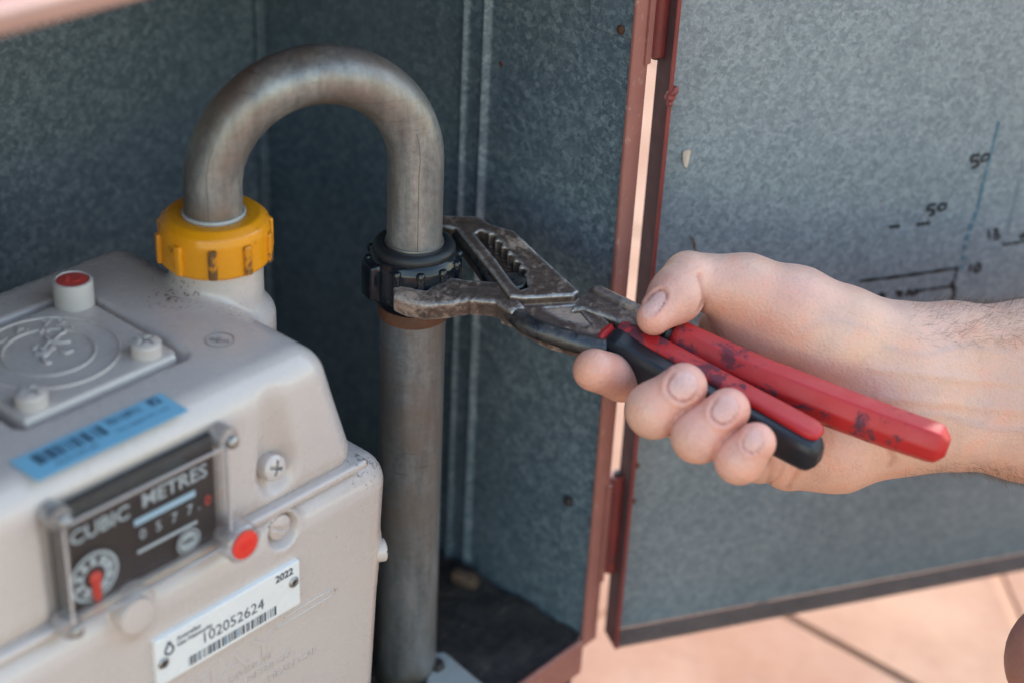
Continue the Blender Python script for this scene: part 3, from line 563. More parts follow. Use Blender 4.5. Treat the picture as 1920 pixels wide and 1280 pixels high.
# ================================================================== GAS METER
mt = empty('gas_meter', uvw((-155, -25, WF))[0], 'beige cast gas meter with dial window, seals and number plate', 'gas meter')
FV, LV = 36., 40.
def meter():
    def upper(P):
        # tapered rounded casting: sides lean in towards the top
        t = np.clip((9-P[:, 2])/58, 0, 1); ur = -79+17*t**1.1; ul = -231-17*t; vf = FV-.5+1.5*t; vb = -88-2*t
        c = np.stack([(ur+ul)/2, (vf+vb)/2, np.full(len(P), -21.)], 1); hs = np.stack([(ur-ul)/2, (vf-vb)/2, np.full(len(P), 30.)], 1); r = 12.
        q = np.abs(P-c)-(hs-r); d = np.linalg.norm(np.maximum(q, 0), axis=1)+np.minimum(q.max(1), 0)-r
        for nx in (NX, -236.):
            d = smin(d, cylz(P, (nx, NY), 22.6, -60, -1., 7), 8); d = smin(d, cylz(P, (nx, NY), 18.2, -20, 17.6, 1.2), 3.5)
        # screw flute on the front right
        d = smax(d, -smin(cone(P, (-107.5, 43.5, 4), (-106.5, 38.5, -32), 8, 9), cone(P, (-106.5, 38.5, -32), (-106.5, 39, -36), 9, 8.), 3), 3)
        d = smax(d, -rbox(P, (-155, -28, 11), (36.5, 34.2, 8.2), 6), 1.5)          # well for the cover plate
        d = smax(d, -rbox(P, (-170, 40, -24), (36, 5.5, 24), 2), 1.5)               # bay behind the dial window
        return d
    solid('upper_case', upper, (-262, -96, -54), (-46, 46, 24), 1.2, 'meter_paint', mt, uvw)
    def flange(P): return rbox(P, (-155, -26, -48.3), (92.5, 65, 1.7), 1.1)
    solid('case_flange', flange, (-258, -98, -53), (-52, 46, -44), .8, 'meter_paint', mt, uvw)
    def lower(P):
        t = np.clip((-50-P[:, 2])/120, 0, 1.4); ur = -47.5-6*t; ul = -262+6*t; vf = LV-1.5*t; vb = -93+3*t
        c = np.stack([(ur+ul)/2, (vf+vb)/2, np.full(len(P), (-50.3+WF+.5)/2)], 1); hs = np.stack([(ur-ul)/2, (vf-vb)/2, np.full(len(P), (-50.3-WF-.5)/2)], 1); r = 13.
        q = np.abs(P-c)-(hs-r); d = np.linalg.norm(np.maximum(q, 0), axis=1)+np.minimum(q.max(1), 0)-r
        d = smin(d, cone(P, (-107, 33, -57), (-107, 32.5, -63), 9.5, 7), 4); d = smin(d, cone(P, (-175, 35, -54), (-175, 36, -60), 9.0, 8), 3)
        d = smin(d, cone(P, (-58, 30, -92), (-59, 31, -112), 7, 4), 4)
        f_ = np.linalg.norm((P-np.array([-107, 41.5, -57.5]))*np.array([1, .8, 1]), axis=1)-7.6; d = smax(d, -f_, 1.)
        return d
    solid('lower_case', lower, (-268, -100, WF-1), (-40, 52, -46), 1.4, 'meter_paint', mt, uvw)
    # screws: cross heads on the upper case, slot heads on the lower
    def cross_screw(p, axis, r, h, par, kind='cross'):
        Z = np.asarray(axis, float); X = np.cross(Z, [.2, .37, .9]); X /= np.linalg.norm(X); Y = np.cross(Z, X); fr = frame(uvw(p)[0], X, Y, Z)
        def f(P):
            d = smax(cylz(P, (0, 0), r, -2, h, 1.), np.linalg.norm(P-np.array([0, 0, h-r*2.1]), axis=1)-r*2.1, .4)
            g = rbox(P, (0, 0, h), (r*.62, r*.13, h*.42), .1); 
            if kind == 'cross': g = np.minimum(g, rbox(P, (0, 0, h), (r*.13, r*.62, h*.42), .1))
            else: g = rbox(P, (0, 0, h), (r*1.3, r*.15, h*.3), .1)
            return smax(d, -g, .2)
        return solid('screw', f, (-r-1, -r-1, -2.5), (r+1, r+1, h+1.2), r/16, 'meter_paint', par, fr)
    cross_screw((-106.5, 29.5, -33), EV*.97+EW*.25, 5.0, 7.2, mt)
    cross_screw((-107, 35.2, -57), EV, 5.2, 3.6, mt, 'slot')
    cross_screw((-54.2, 35.0, -97), EU*.86+EV*.5, 4.8, 4.4, mt, 'slot')
    # cover plate with seal
    def cover(P):
        poly = [(-187, 2.4), (-123.5, 2.4), (-121.5, -1), (-121.5, -47), (-128, -58), (-187, -58)]
        return prism(P, poly, 2., 9.6, 1.6)
    cv = solid('cover_plate', cover, (-192, -62, 3), (-117, 7, 14), .75, 'meter_paint', mt, uvw)
    for R_ in (25., 16.3):
        ts = np.linspace(0, 2*math.pi, 73); V, Fc = tube(uvw([(-155+R_*math.cos(a_), -30+R_*math.sin(a_), 9.6) for a_ in ts]), .62, 8, cap=False); mesh('embossed_ring', V, Fc, 'meter_paint', cv)
    for ch, dg in zip('EMCA', (196, 222, 248, 276)):
        a_ = math.radians(dg); rad = np.array([math.cos(a_), math.sin(a_), 0]); tan = np.array([-math.sin(a_), math.cos(a_), 0])
        text('embossed_letter', ch, 7.2, 'meter_paint', cv, uvw(np.array([-155, -30, 9.65])+rad*20.6)[0], uvw(tan)[0], uvw(rad)[0], .5)
    for ch, dg in zip('72.', (303, 318, 331)):
        a_ = math.radians(dg); rad = np.array([math.cos(a_), math.sin(a_), 0]); tan = np.array([-math.sin(a_), math.cos(a_), 0])
        text('embossed_letter', ch, 7.2, 'meter_paint', cv, uvw(np.array([-155, -30, 9.65])+rad*20.6)[0], uvw(tan)[0], uvw(rad)[0], .5)
    for st in [[(85, 632), (95, 640), (115, 642), (132, 640)], [(62, 655), (72, 648), (80, 655), (88, 645), (100, 640)], [(100, 640), (112, 628), (122, 622), (116, 616)], [(98, 645), (92, 660), (80, 670), (86, 680), (96, 678)], [(112, 655), (124, 661), (136, 656)], [(66, 662), (78, 664), (90, 656), (104, 652)], [(75, 625), (82, 618), (92, 622)]]:
        P = smooth_path([un(x, y, 2, 9.7) for x, y in st], 6); V, Fc = tube(uvw(P), .75, 8); mesh('embossed_emblem', V, Fc, 'meter_paint', cv)
    cross_screw((-130.5, -5.5, 9.4), EW, 5.6, 6.2, cv); cross_screw((-179, -5, 9.4), EW, 5.6, 6.2, cv)
    sc = lathe('seal_cap', [(7.2, 7.5), (7.5, 8.2), (7.5, 18.6), (7.1, 19.6), (6.4, 19.8), (6.1, 19.0)], 'seal_body', mt, lambda Z: uvw(Z+np.array([-127, -53.5, 0])), 40)
    lathe('seal_disc', [(6.0, 18.6), (6.0, 19.3), (5.4, 19.45)], 'seal_red', sc, lambda Z: uvw(Z+np.array([-127, -53.5, 0])), 36)
    text('seal_letters', 'EU', 5.2, 'seal_red', sc, uvw((-127, -53.5, 19.5))[0], np.array([1, .12, 0]), np.array([-.12, 1, 0]), .25)
    # inked inspection stamp
    ts = np.linspace(0, 2*math.pi, 49); q = un(412, 636, 2, 9.3); V, Fc = tube(uvw([(q[0]+5.2*math.cos(a_), q[1]+5.2*math.sin(a_), 9.12) for a_ in ts]), .13, 5, cap=False)
    stp = mesh('ink_stamp', V, Fc, 'stamp_ink', mt)
    text('stamp_letters', 'QCI', 2.6, 'stamp_ink', stp, uvw((q[0]-1.0, q[1]-1.3, 9.2))[0], np.array([.985, .17, 0]), np.array([-.17, .985, 0]), .05)
    text('stamp_letters', '4173', 2.6, 'stamp_ink', stp, uvw((q[0]-.2, q[1]+1.7, 9.2))[0], np.array([.985, .17, 0]), np.array([-.17, .985, 0]), .05)
    # blue sticker with bar code on the top edge
    st = box('blue_label', (-204, 18.9, 9.25), (-143.4, 34.6, 9.5), 'blue_sticker', mt, bev=0)
    x = -198.; r = np.random.RandomState(5)
    while x < -171:
        wd = r.choice([.35, .6, 1.1, 1.6]); box('barcode_bar', (x, 21, 9.5), (x+wd, 27.6, 9.56), 'ink' if r.rand() < .72 else 'ink_faded', st, bev=0); x += wd+r.choice([.3, .5, .9])
    text('label_text', '70110911', 5.0, 'ink', st, uvw((-161.5, 22.6, 9.55))[0], EU, -EV, .03, xs=.72, bold=.05); text('label_text', '82', 6.2, 'ink', st, uvw((-148.5, 22.2, 9.55))[0], EU, -EV, .03, xs=.8, bold=.1)
    text('label_text', 'TXX 700/JPG ETL  LTD', 2.6, 'ink_faded', st, uvw((-158, 28.6, 9.55))[0], EU, -EV, .03, xs=.85); text('label_text', 'AG7011091182', 2.6, 'ink', st, uvw((-186, 30.6, 9.55))[0], EU, -EV, .03)
    # dial window
    dw = box('dial_plate', (-203, 35.6, -46), (-136, 37, -1.5), 'dial_black', mt, bev=.2)
    def gl(P): return smax(rbox(P, (-170.5, 41.5, -23), (33.5, 5.0, 21), 1.8), -rbox(P, (-170.5, 38.2, -23), (32.1, 7.0, 19.6), .8), .3)
    wc_ = solid('window_cover', gl, (-208, 34, -50), (-133, 55, 4), .55, 'clear_cover', mt, uvw)
    for lo_, hi_ in (((-202.5, 46.0, -2.7), (-138.5, 46.9, -1.8)), ((-202.5, 46.0, -44.2), (-138.5, 46.9, -43.4)), ((-204.2, 46.0, -42.5), (-203.3, 46.9, -3.5)), ((-137.7, 46.0, -42.5), (-136.8, 46.9, -3.5))): box('moulded_rim', lo_, hi_, 'clear_rim', wc_, bev=.3, seg=2)
    pv = 38.6
    def at(px, py): return un(px, py, 1, pv)
    def plane_text(s, px, py, size, mat, **k): q = at(px, py); return text('dial_text', s, size, mat, dw, uvw((q[0], pv, q[2]))[0], EU, EW, .05, **k)
    plane_text('CUBIC', 188, 985, 7.8, 'dial_white', xs=1.05, bold=.12); plane_text('METRES', 328, 910, 7.8, 'dial_white', xs=1.05, bold=.12)
    for (p0, p1, th, m_) in (((252, 982), (366, 922), 1.3, 'dial_blue'), ((258, 1034), (370, 978), .7, 'dial_white')):
        a_, b_ = at(*p0), at(*p1); w = (a_[2]+b_[2])/2; box('dial_rule', (a_[0], pv-.05, w-th), (b_[0], pv+.05, w+th), m_, dw, bev=0)
    q0, q1 = at(268, 1000), at(387, 940); 
    for i, ch in enumerate('0577'): text('counter_digit', ch, 5.6, 'dial_white', dw, uvw((q0[0]+i*6.7, pv, (q0[2]+q1[2])/2))[0], EU, EW, .05)
    text('counter_digit', '.', 5.6, 'dial_white', dw, uvw((q0[0]+3.62*6.7, pv, (q0[2]+q1[2])/2))[0], EU, EW, .05); text('counter_digit', '0', 5.6, 'dial_red', dw, uvw((q0[0]+4.2*6.7, pv, (q0[2]+q1[2])/2))[0], EU, EW, .05)
    FR = lambda c: frame(uvw(c)[0], EU, EW, -EV)
    q = at(354, 1014); lg = lathe('logo_disc', [(5.2, -.03), (5.2, .03)], 'dial_white', dw, frame(uvw((q[0], pv, q[2]))[0], EU, EW, EV), 32)
    for r_ in (4.6,): lathe('logo_ring', [(r_, .03), (r_, .06)], 'dial_black', lg, frame(uvw((q[0], pv, q[2]))[0], EU, EW, EV), 32)
    lathe('logo_ring', [(4.0, .06), (4.0, .09)], 'dial_white', lg, frame(uvw((q[0], pv, q[2]))[0], EU, EW, EV), 32); text('logo_letters', 'NSC', 3., 'dial_black', lg, uvw((q[0], pv+.12, q[2]+.4))[0], EU, EW, .03, bold=.1)
    q = at(177, 1080); dl = lathe('test_dial', [(9.8, -.03), (9.8, .03)], 'dial_white', dw, frame(uvw((q[0], pv, q[2]))[0], EU, EW, EV), 48)
    lathe('dial_ring', [(8.6, .03), (8.6, .06)], 'dial_black', dl, frame(uvw((q[0], pv, q[2]))[0], EU, EW, EV), 48)
    lathe('dial_ring', [(7.9, .06), (7.9, .09)], 'dial_white', dl, frame(uvw((q[0], pv, q[2]))[0], EU, EW, EV), 48)
    for k in range(10):
        a_ = k*math.pi/5; d = EU*math.cos(a_)+EW*math.sin(a_); t = -EU*math.sin(a_)+EW*math.cos(a_); box('dial_tick', (5.2, -.25-.7*(k in (2, 3, 4, 5, 6)), .09), (7.8, .25+.7*(k in (2, 3, 4, 5, 6)), .12), 'dial_black', dl, frame(uvw((q[0], pv, q[2]))[0], d, t, EV), bev=0)
    lathe('dial_hub', [(4.4, .09), (4.4, .13)], 'dial_black', dl, frame(uvw((q[0], pv, q[2]))[0], EU, EW, EV), 32)
    pn = frame(uvw((q[0], pv+.6, q[2]))[0], EU, EW, EV); solid('pointer', lambda P: smin(cone(P, (0, 0, 0), (.1, -8.5, 0), 1.7, 1.5), np.linalg.norm(P*np.array([1, 1, 1.6]), axis=1)-2.5, .6), (-4, -12, -3), (4, 4, 3), .35, 'dial_red', dl, pn)
    # corner bosses of the window and their brass screws
    for (px, py, v) in ((112, 972, 42), (428, 822, 42), (136, 1176, 43)):
        c = un(px, py, 1, v); bs = lathe('corner_boss', [(4.4, -6), (4.6, -1), (4.2, .6), (3.2, 1.0)], 'clear_boss', mt, frame(uvw((c[0], v, c[2]))[0], EU, EW, EV), 28)
        dome_screw('boss_screw', uvw((c[0]+.6, v+1.2, c[2]-.8))[0], EV, 2.5, 2.2, 'steel_screw', bs)
    c = un(447, 1012, 1, 46); sl_ = lathe('window_seal', [(7.0, -6), (7.6, -4), (7.6, 3.2), (7.0, 3.9), (6.0, 3.6)], 'clear_boss', mt, frame(uvw((c[0], 46, c[2]))[0], EU, EW, EV), 36)
    lathe('seal_disc', [(5.5, 3.0), (5.6, 4.1), (5.0, 4.3)], 'seal_red_bright', sl_, frame(uvw((c[0], 46, c[2]))[0], EU, EW, EV), 36)
    text('seal_letters', 'EU', 4.4, 'seal_red_bright', sl_, uvw((c[0], 50.4, c[2]))[0], EU*.97+EW*.25, EW*.97-EU*.25, .2)
    c = un(257, 1154, 1, 44); lathe('blank_plug', [(7.0, -5), (7.2, -.5), (6.6, .6), (3, .9)], 'meter_paint', mt, frame(uvw((c[0], 44, c[2]))[0], EU, EW, EV), 40)
    # number plate
    pv2 = LV+1.9; pl_ = box('number_plate', (-169.5, LV-1, -93.6), (-101.5, pv2, -72.6), 'white_plate', mt, bev=.7, seg=2)
    T = lambda s, u_, w_, sz, al='CENTER', xs=1., b=0.02, m_='ink': text('plate_text', s, sz, m_, pl_, uvw((u_, pv2+.05, w_))[0], EU, EW, .04, al, xs, b)
    T('102052624', -134.5, -83.2, 6.8, xs=.98, b=.0, m_='ink'); T('2022', -109.4, -75.8, 4.4, b=.12); T('Australian', -160.2, -76.4, 2.7, 'LEFT', b=.05); T('Gas Networks', -160.2, -79.1, 2.7, 'LEFT', b=.05)
    ts = np.linspace(.75*math.pi, 2.25*math.pi, 20); P = [(-163.7+1.8*math.cos(a_), pv2+.05, -79.2+1.8*math.sin(a_)) for a_ in ts]; P = [(-163.7, pv2+.05, -75.4)]+P[::-1]+[(-163.7, pv2+.05, -75.4)]
    V, Fc = tube(uvw(P), .42, 6); mesh('plate_logo', V, Fc, 'ink', pl_)
    x = -155.5; r = np.random.RandomState(11)
    while x < -114.5:
        wd = r.choice([.28, .28, .6, .95]); box('barcode_bar', (x, pv2, -91.8), (x+wd, pv2+.06, -87.6), 'ink' if r.rand() < .75 else 'ink_faded', pl_, bev=0); x += wd+r.choice([.35, .5, .8])
    for (u_, w_) in ((-166.6, -83.5), (-104.9, -81.2)):
        rv = lathe('rivet', [(2.3, -.3), (2.3, .4), (1.8, .9), (1.25, .9), (1.0, .2)], 'steel_screw', pl_, frame(uvw((u_, pv2, w_))[0], EU, EW, EV), 24)
        lathe('rivet_hole', [(.95, .25), (.9, .5)], 'dark_bolt', rv, frame(uvw((u_, pv2, w_))[0], EU, EW, EV), 16)
    # lettering cast into the lower case
    E_ = lambda s, u_, w_, sz, al='LEFT', xs=1.: text('cast_lettering', s, sz, 'meter_paint', mt, uvw((u_, LV-.012*(-50-w_)+.05, w_))[0], EU, EW-.0125*EV, .3, al, xs, -.05)
    E_('MAY', -158, -106, 15, xs=1.5); E_('DIVISION', -136, -112.5, 4.6, xs=1.1); E_('METER CO', -127, -117.6, 4.2, xs=1.1); E_('MEAN CAP', -117, -123.6, 4.8, xs=1.1); E_('CO', -128, -124.6, 4.8)
    P = [(-150, LV-.5, -97.6), (-88, LV-.55, -101.2), (-85.6, LV-.56, -103), (-88, LV-.58, -104.6), (-150, LV-.62, -108.6)]
    P = [(-108, LV-.48, -97.8), (-84, LV-.50, -97.9), (-81.2, LV-.52, -99.4), (-84, LV-.54, -100.9), (-112, LV-.54, -101.0)]
    V, Fc = tube(uvw(P), .5, 8); mesh('cast_border', V, Fc, 'meter_paint', mt)
meter()
# ================================================================== PLIERS
tl = math.radians(12); PN = np.array([0, -math.sin(tl), math.cos(tl)])
def onp(px, py, r=0.): d = ray(px, py); return CAM+d*((r-PN@CAM)/(PN@d))
PX = onp(1600, 800)-onp(900, 520); PX /= np.linalg.norm(PX); PY = np.cross(PN, PX)
def pc(px, py, r=0.): q = onp(px, py, r); return np.array([q@PX, q@PY])      # in-plane coordinates
pfr = lambda P: np.asarray(P, float).reshape(-1, 3)@np.array([PX, PY, PN])
def pliers():
    e = empty('pliers', pfr((60, 0, -9))[0], 'rusty water-pump pliers with worn red and black grips', 'pliers')
    C2 = lambda L, r: [tuple(pc(x, y, r)) for x, y in L]
    block = C2([(778, 404), (835, 403), (893, 404), (922, 420), (964, 432), (1002, 468), (1086, 545), (1076, 553), (985, 558), (956, 555), (921, 508), (877, 455), (856, 428), (800, 420)], 6)
    base = C2([(835, 410), (900, 430), (960, 520), (985, 560), (1086, 556), (1122, 578), (1150, 612), (1138, 652), (1090, 645), (1030, 628), (975, 600), (945, 565), (920, 530), (888, 482), (858, 440)], 2)
    slot = C2([(890, 438), (901, 431), (914, 435), (940, 462), (966, 490), (985, 516), (991, 538), (976, 543), (962, 530), (932, 489)], 6)
    tri = C2([(1018, 578), (1080, 573), (1110, 608), (1100, 610), (1050, 596)], 2)
    rail = np.array([[*pc(x, y, 3), z] for x, y, z in ((848, 424, 2), (875, 452, 1.5), (908, 492, 1), (945, 556, 0), (990, 598, 0), (1060, 624, 0), (1140, 645, 0))])
    bl = [tuple(pc(x, y, 6)) for x, y in ((917, 438), (942, 464), (966, 490), (984, 514))]
    def fa(P):
        d = smin(prism(P, block, -5, 6, .9), prism(P, base, -6, 2., 1.2), 1.)
        d = smax(d, -prism(P, slot, -1, 12, .3), .6)
        d = smax(d, -prism(P, tri, 1., 6, .2), .4)
        for i in range(6):                           # adjustment notches along the slot
            x = bl[0][0]+(bl[-1][0]-bl[0][0])*(i+.5)/6; y = bl[0][1]+(bl[-1][1]-bl[0][1])*(i+.5)/6
            d = smax(d, -cylz(P, (x, y), 2.0, -1, 12, .2), .3)
        return d
    al = np.array(block+base); lo = (*(al.min(0)-6), -9); hi = (*(al.max(0)+6), 9)
    A_ = solid('slotted_half', fa, lo, hi, .75, 'tool_steel', e, pfr)
    V, Fc = tube(pfr(smooth_path(rail, 8)), np.interp(np.linspace(0, 1, (len(rail)-1)*8+1), [0, .15, .6, 1], [2.2, 3.2, 3.9, 4.2]), 20); mesh('shank_rail', V, Fc, 'tool_dark', A_)
    V = np.array([[*p, 1.15] for p in tri]+[[*p, .9] for p in tri]); k = len(tri); mesh('stamped_pad', pfr(V), [tuple(range(k)), tuple(range(2*k-1, k-1, -1))], 'rust_dust', A_, False)
    # pivot pin standing in the slot
    q = pc(972, 520, 6); lathe('pivot_pin', [(5.0, -3), (5.0, 4.6), (4.4, 5.4)], 'tool_dark', e, lambda Z: pfr(Z+np.array([q[0]-1, q[1]-1.5, 0])), 32)
    # jaw half: near jaw in front of the nut, passing under the slotted half to the far handle
    jaw = C2([(737, 536), (752, 531), (782, 541), (800, 543), (818, 530), (845, 519), (880, 524), (935, 527), (960, 545), (985, 575), (960, 585), (930, 567), (880, 563), (840, 570), (800, 573), (760, 566), (738, 556)], 4)
    link = C2([(930, 530), (1000, 560), (1085, 552), (1112, 548), (1150, 560), (1215, 592), (1262, 622), (1250, 655), (1200, 630), (1140, 606), (1095, 590), (1000, 600), (940, 580)], 0)
    def fb(P):
        d = prism(P, jaw, -4.5, 4.2, 1.6); d = smin(d, prism(P, link, -8, -3.5, 1.), 1.5)
        x0 = pc(1095, 560, 0)[0]; up = np.clip((P[:, 0]-x0)/6, 0, 1)
        h = smax(prism(P, link, -6.5, 3.2, 1.4), x0-P[:, 0], 1.5); d = smin(d, h, 1.)
        a1 = np.array([*pc(1120, 556, 0), 3.2]); a2 = np.array([*pc(1235, 612, 0), 3.2]); d = smin(d, cone(P, a1, a2, 2.2, 2.4), 1.2)
        tx = pc(830, 540, 4); d = d+.18*np.clip(1-np.abs(P[:, 1]-tx[1])/6, 0, 1)*np.sin(P[:, 0]*2.4)*(P[:, 0] < tx[0]+14)
        return d
    al = np.array(jaw+link); solid('jaw_half', fb, (*(al.min(0)-5), -12), (*(al.max(0)+5), 8), .75, 'tool_dusty', e, pfr)
    # grips: chamfered bars swept along the handles
    def sweep(name, path, wid, hgt, z0, mat, par, cham=.32, side=None, n=30):
        P = smooth_path(np.array([[*pc(x, y, 0), z0] for x, y in path]), 8); m = len(P); s = np.linspace(0, 1, m); T = np.gradient(P, axis=0); T /= np.linalg.norm(T, axis=1)[:, None]
        N = np.stack([-T[:, 1], T[:, 0], 0*T[:, 0]], 1); Z = np.array([0, 0, 1.])
        L = np.r_[0, np.cumsum(np.linalg.norm(np.diff(P, axis=0), axis=1))]; tot = L[-1]
        sec = [(-1, -1+cham*1.3), (-1, 1-cham*1.3), (-1+cham, 1), (1-cham, 1), (1, 1-cham*1.3), (1, -1+cham*1.3), (1-cham, -1), (-1+cham, -1)]
        if side is not None: sec = side
        V = []; k = len(sec)
        for i in range(m):
            e0 = min(1., math.sqrt(max(0, 1-(1-min(L[i]/2.0, 1))**2))*.25+.75); e1 = .5+.5*math.sqrt(max(0., 1-(1-min((tot-L[i])/6., 1))**2)); e_ = min(e0, e1)
            wv = np.interp(s[i], *wid)*e_; hv = np.interp(s[i], *hgt)*e_
            for a_, b_ in sec: V.append(P[i]+N[i]*a_*wv+Z*b_*hv)
        Fc = [(i*k+j, i*k+(j+1) % k, (i+1)*k+(j+1) % k, (i+1)*k+j) for i in range(m-1) for j in range(k)]+[tuple(range(k))[::-1], tuple((m-1)*k+j for j in range(k))]
        bm = bmesh.new(); vv = [bm.verts.new(v) for v in V]
        for f in Fc: bm.faces.new([vv[i] for i in f])
        bmesh.ops.recalc_face_normals(bm, faces=bm.faces); bm.edges.ensure_lookup_table()
        bmesh.ops.bevel(bm, geom=[ed for ed in bm.edges if ed.calc_face_angle(0) > .35], offset=.9, segments=3, profile=.55, affect='EDGES')
        bm.verts.index_update(); V = np.array([v.co for v in bm.verts]); Fc = [[v.index for v in f.verts] for f in bm.faces]; bm.free()
        return mesh(name, pfr(V), Fc, mat, par, True, angle=50)
    pa = [(1138, 640), (1180, 657), (1240, 690), (1350, 748), (1450, 798), (1540, 846)]
    ga = sweep('near_grip', pa, ([0, .1, .5, 1], [5.6, 6.4, 6.2, 5.8]), ([0, .12, .35, 1], [7.4, 9.4, 8.0, 7.0]), -3.0, 'black_grip', e, .3)
    sweep('grip_inlay', [(1160, 628), (1205, 651), (1260, 680), (1355, 733), (1450, 784), (1536, 832)], ([0, .15, .5, 1], [2.6, 3.7, 4.2, 4.8]), ([0, 1], [2.2, 2.4]), 4.6, 'red_grip', ga, .3)
    sweep('grip_collar', [(1131, 634), (1137, 637), (1143, 640)], ([0, 1], [6.4, 6.6]), ([0, 1], [7.4, 7.8]), -1.4, 'red_grip', ga, .3)
    pb = [(1262, 634), (1300, 652), (1400, 698), (1500, 738), (1650, 794), (1778, 838)]
    gb = sweep('far_grip', pb, ([0, .1, .6, 1], [6.0, 6.8, 7.2, 7.0]), ([0, .1, .6, 1], [7.4, 8.4, 8.4, 7.6]), 0., 'red_grip', e, .52)
    sweep('grip_collar', [(1250, 628), (1258, 632), (1270, 638)], ([0, 1], [6.4, 6.4]), ([0, 1], [7.2, 7.6]), 0., 'black_grip', gb, .45)
    sweep('grip_collar', [(1243, 624), (1247, 626), (1252, 629)], ([0, 1], [6.0, 6.2]), ([0, 1], [6.8, 7.2]), 0., 'red_grip', gb, .45)
pliers()
# ================================================================== PERSON (hand, forearm)
def person():
    J = lambda x, y, z: atz(x, y, z)
    mm = lambda px, z: px*z/F
    def chain(P, pts, k=3.):
        d = None
        for i in range(len(pts)-1):
            c_ = cone(P, pts[i][0], pts[i+1][0], pts[i][1], pts[i+1][1]); d = c_ if d is None else smin(d, c_, k)
        return d
    index = [(J(1385, 690, 716), 12), (J(1240, 722, 702), 10.2), (J(1165, 708, 672), 8.8), (J(1114, 693, 652), 8.2)]
    middle = [(J(1420, 760, 712), 12.5), (J(1285, 772, 694), 10.2), (J(1226, 768, 638), 10.2), (J(1282, 724, 634), 8.8)]
    ring = [(J(1450, 800, 708), 12), (J(1360, 815, 688), 9.6), (J(1309, 817, 630), 9.5), (J(1365, 768, 627), 8.2)]
    little = [(J(1480, 840, 702), 11), (J(1425, 862, 682), 8.6), (J(1386, 861, 624), 8.5), (J(1417, 829, 620), 7.4)]
    th1 = [(J(1655, 668, 690), 21), (J(1580, 630, 683), 19), (J(1490, 580, 680), 16.5), (J(1400, 540, 680), 12.6), (J(1297, 526, 680), 11.4)]
    th2 = [(J(1292, 522, 676), 11.0), (J(1266, 556, 668), 10.6), (J(1226, 596, 661), 6.8)]
    then = [(J(1650, 690, 690), 20), (J(1530, 650, 688), 16), (J(1440, 628, 690), 13), (J(1392, 608, 692), 11), (J(1350, 612, 706), 9)]
    palm = [(J(1660, 740, 694), 24), (J(1520, 770, 702), 18), (J(1420, 730, 712), 14)]
    hyp = [(J(1665, 790, 690), 20), (J(1570, 838, 690), 17), (J(1480, 860, 694), 13)]
    arm_a = [(J(1690, 690, 694), 22), (J(1780, 664, 698), 18.5), (J(1930, 668, 704), 20), (J(2150, 668, 722), 26)]
    arm_b = [(J(1690, 780, 694), 20), (J(1780, 790, 698), 17), (J(1930, 800, 704), 19.5), (J(2150, 820, 722), 26)]
    elbow = [(J(1930, 735, 706), 30), (J(2150, 745, 724), 36), (J(2420, 760, 740), 40)]
    knee = [(J(2012, 1242, 690), 27), (J(2200, 1330, 690), 40), (J(2500, 1400, 720), 60)]
    def f(P):
        d = chain(P, th1, 6); d = smin(d, chain(P, then, 8), 12); d = smin(d, chain(P, palm, 8), 14); d = smin(d, chain(P, hyp, 8), 14)
        a_ = smin(smin(chain(P, arm_a, 14), chain(P, arm_b, 14), 16), chain(P, elbow, 16), 12); d = smin(d, a_, 14)
        d = smin(d, chain(P, th2, 3), 1.0)
        fi = smin(chain(P, index, 3), d, 3); k2 = .35
        d = fi
        for c_ in (middle, ring, little): d = smin(d, chain(P, c_, 3.2), k2)
        return d
    al = np.array([p for c_ in (index, middle, ring, little, th1, th2, palm, hyp, arm_a, arm_b, elbow) for p, _ in c_])
    V, Q = nets(f, al.min(0)-44, al.max(0)+44, .9)
    kc = np.array([p for p, _ in knee]); Vk, Qk = nets(lambda P: chain(P, knee, 10), kc.min(0)-64, kc.max(0)+64, 4.); nv = len(V)
    # nails: shallow plates let into the finger ends, with a fold round them
    e = 0.4; G = np.stack([f(V+np.eye(3)[k]*e)-f(V-np.eye(3)[k]*e) for k in range(3)], 1); G /= np.linalg.norm(G, axis=1)[:, None]+1e-9
    px, py, pz = project(V); face = ((CAM-V)*G).sum(1) > 0
    skin_c = np.array([.72, .43, .325]); T = np.tile(skin_c, (len(V), 1))
    for tip in (index[-1], middle[-1], ring[-1], little[-1], th2[-1]):          # rosier finger ends
        w = np.exp(-(np.linalg.norm(V-tip[0], axis=1)/19)**2)[:, None]; T = T*(1-w*.75)+np.array([.74, .345, .275])*w*.75
    for c_ in (middle[2], ring[2], little[2], th1[-1]):
        w = np.exp(-(np.linalg.norm(V-c_[0], axis=1)/11)**2)[:, None]; T = T*(1-w*.3)+np.array([.76, .50, .40])*w*.3
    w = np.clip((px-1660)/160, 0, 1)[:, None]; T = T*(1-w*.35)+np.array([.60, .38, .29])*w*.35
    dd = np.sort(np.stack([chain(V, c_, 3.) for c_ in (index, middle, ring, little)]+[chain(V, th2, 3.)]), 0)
    w = np.exp(-(np.maximum(dd[1], 0)/2.6)**2)[:, None]*.55; T = T*(1-w)+np.array([.50, .185, .13])*w  # redder where fingers meet: subsurface glow painted into the tint
    nails = [((1281, 722), (.62, -.78), 27, 26, 632), ((1360, 766), (.62, -.78), 27, 22, 625), ((1413, 826), (.55, -.83), 21, 17, 618), ((1226, 571), (-.62, .78), 30, 14, 668)]
    disp = np.zeros(len(V))
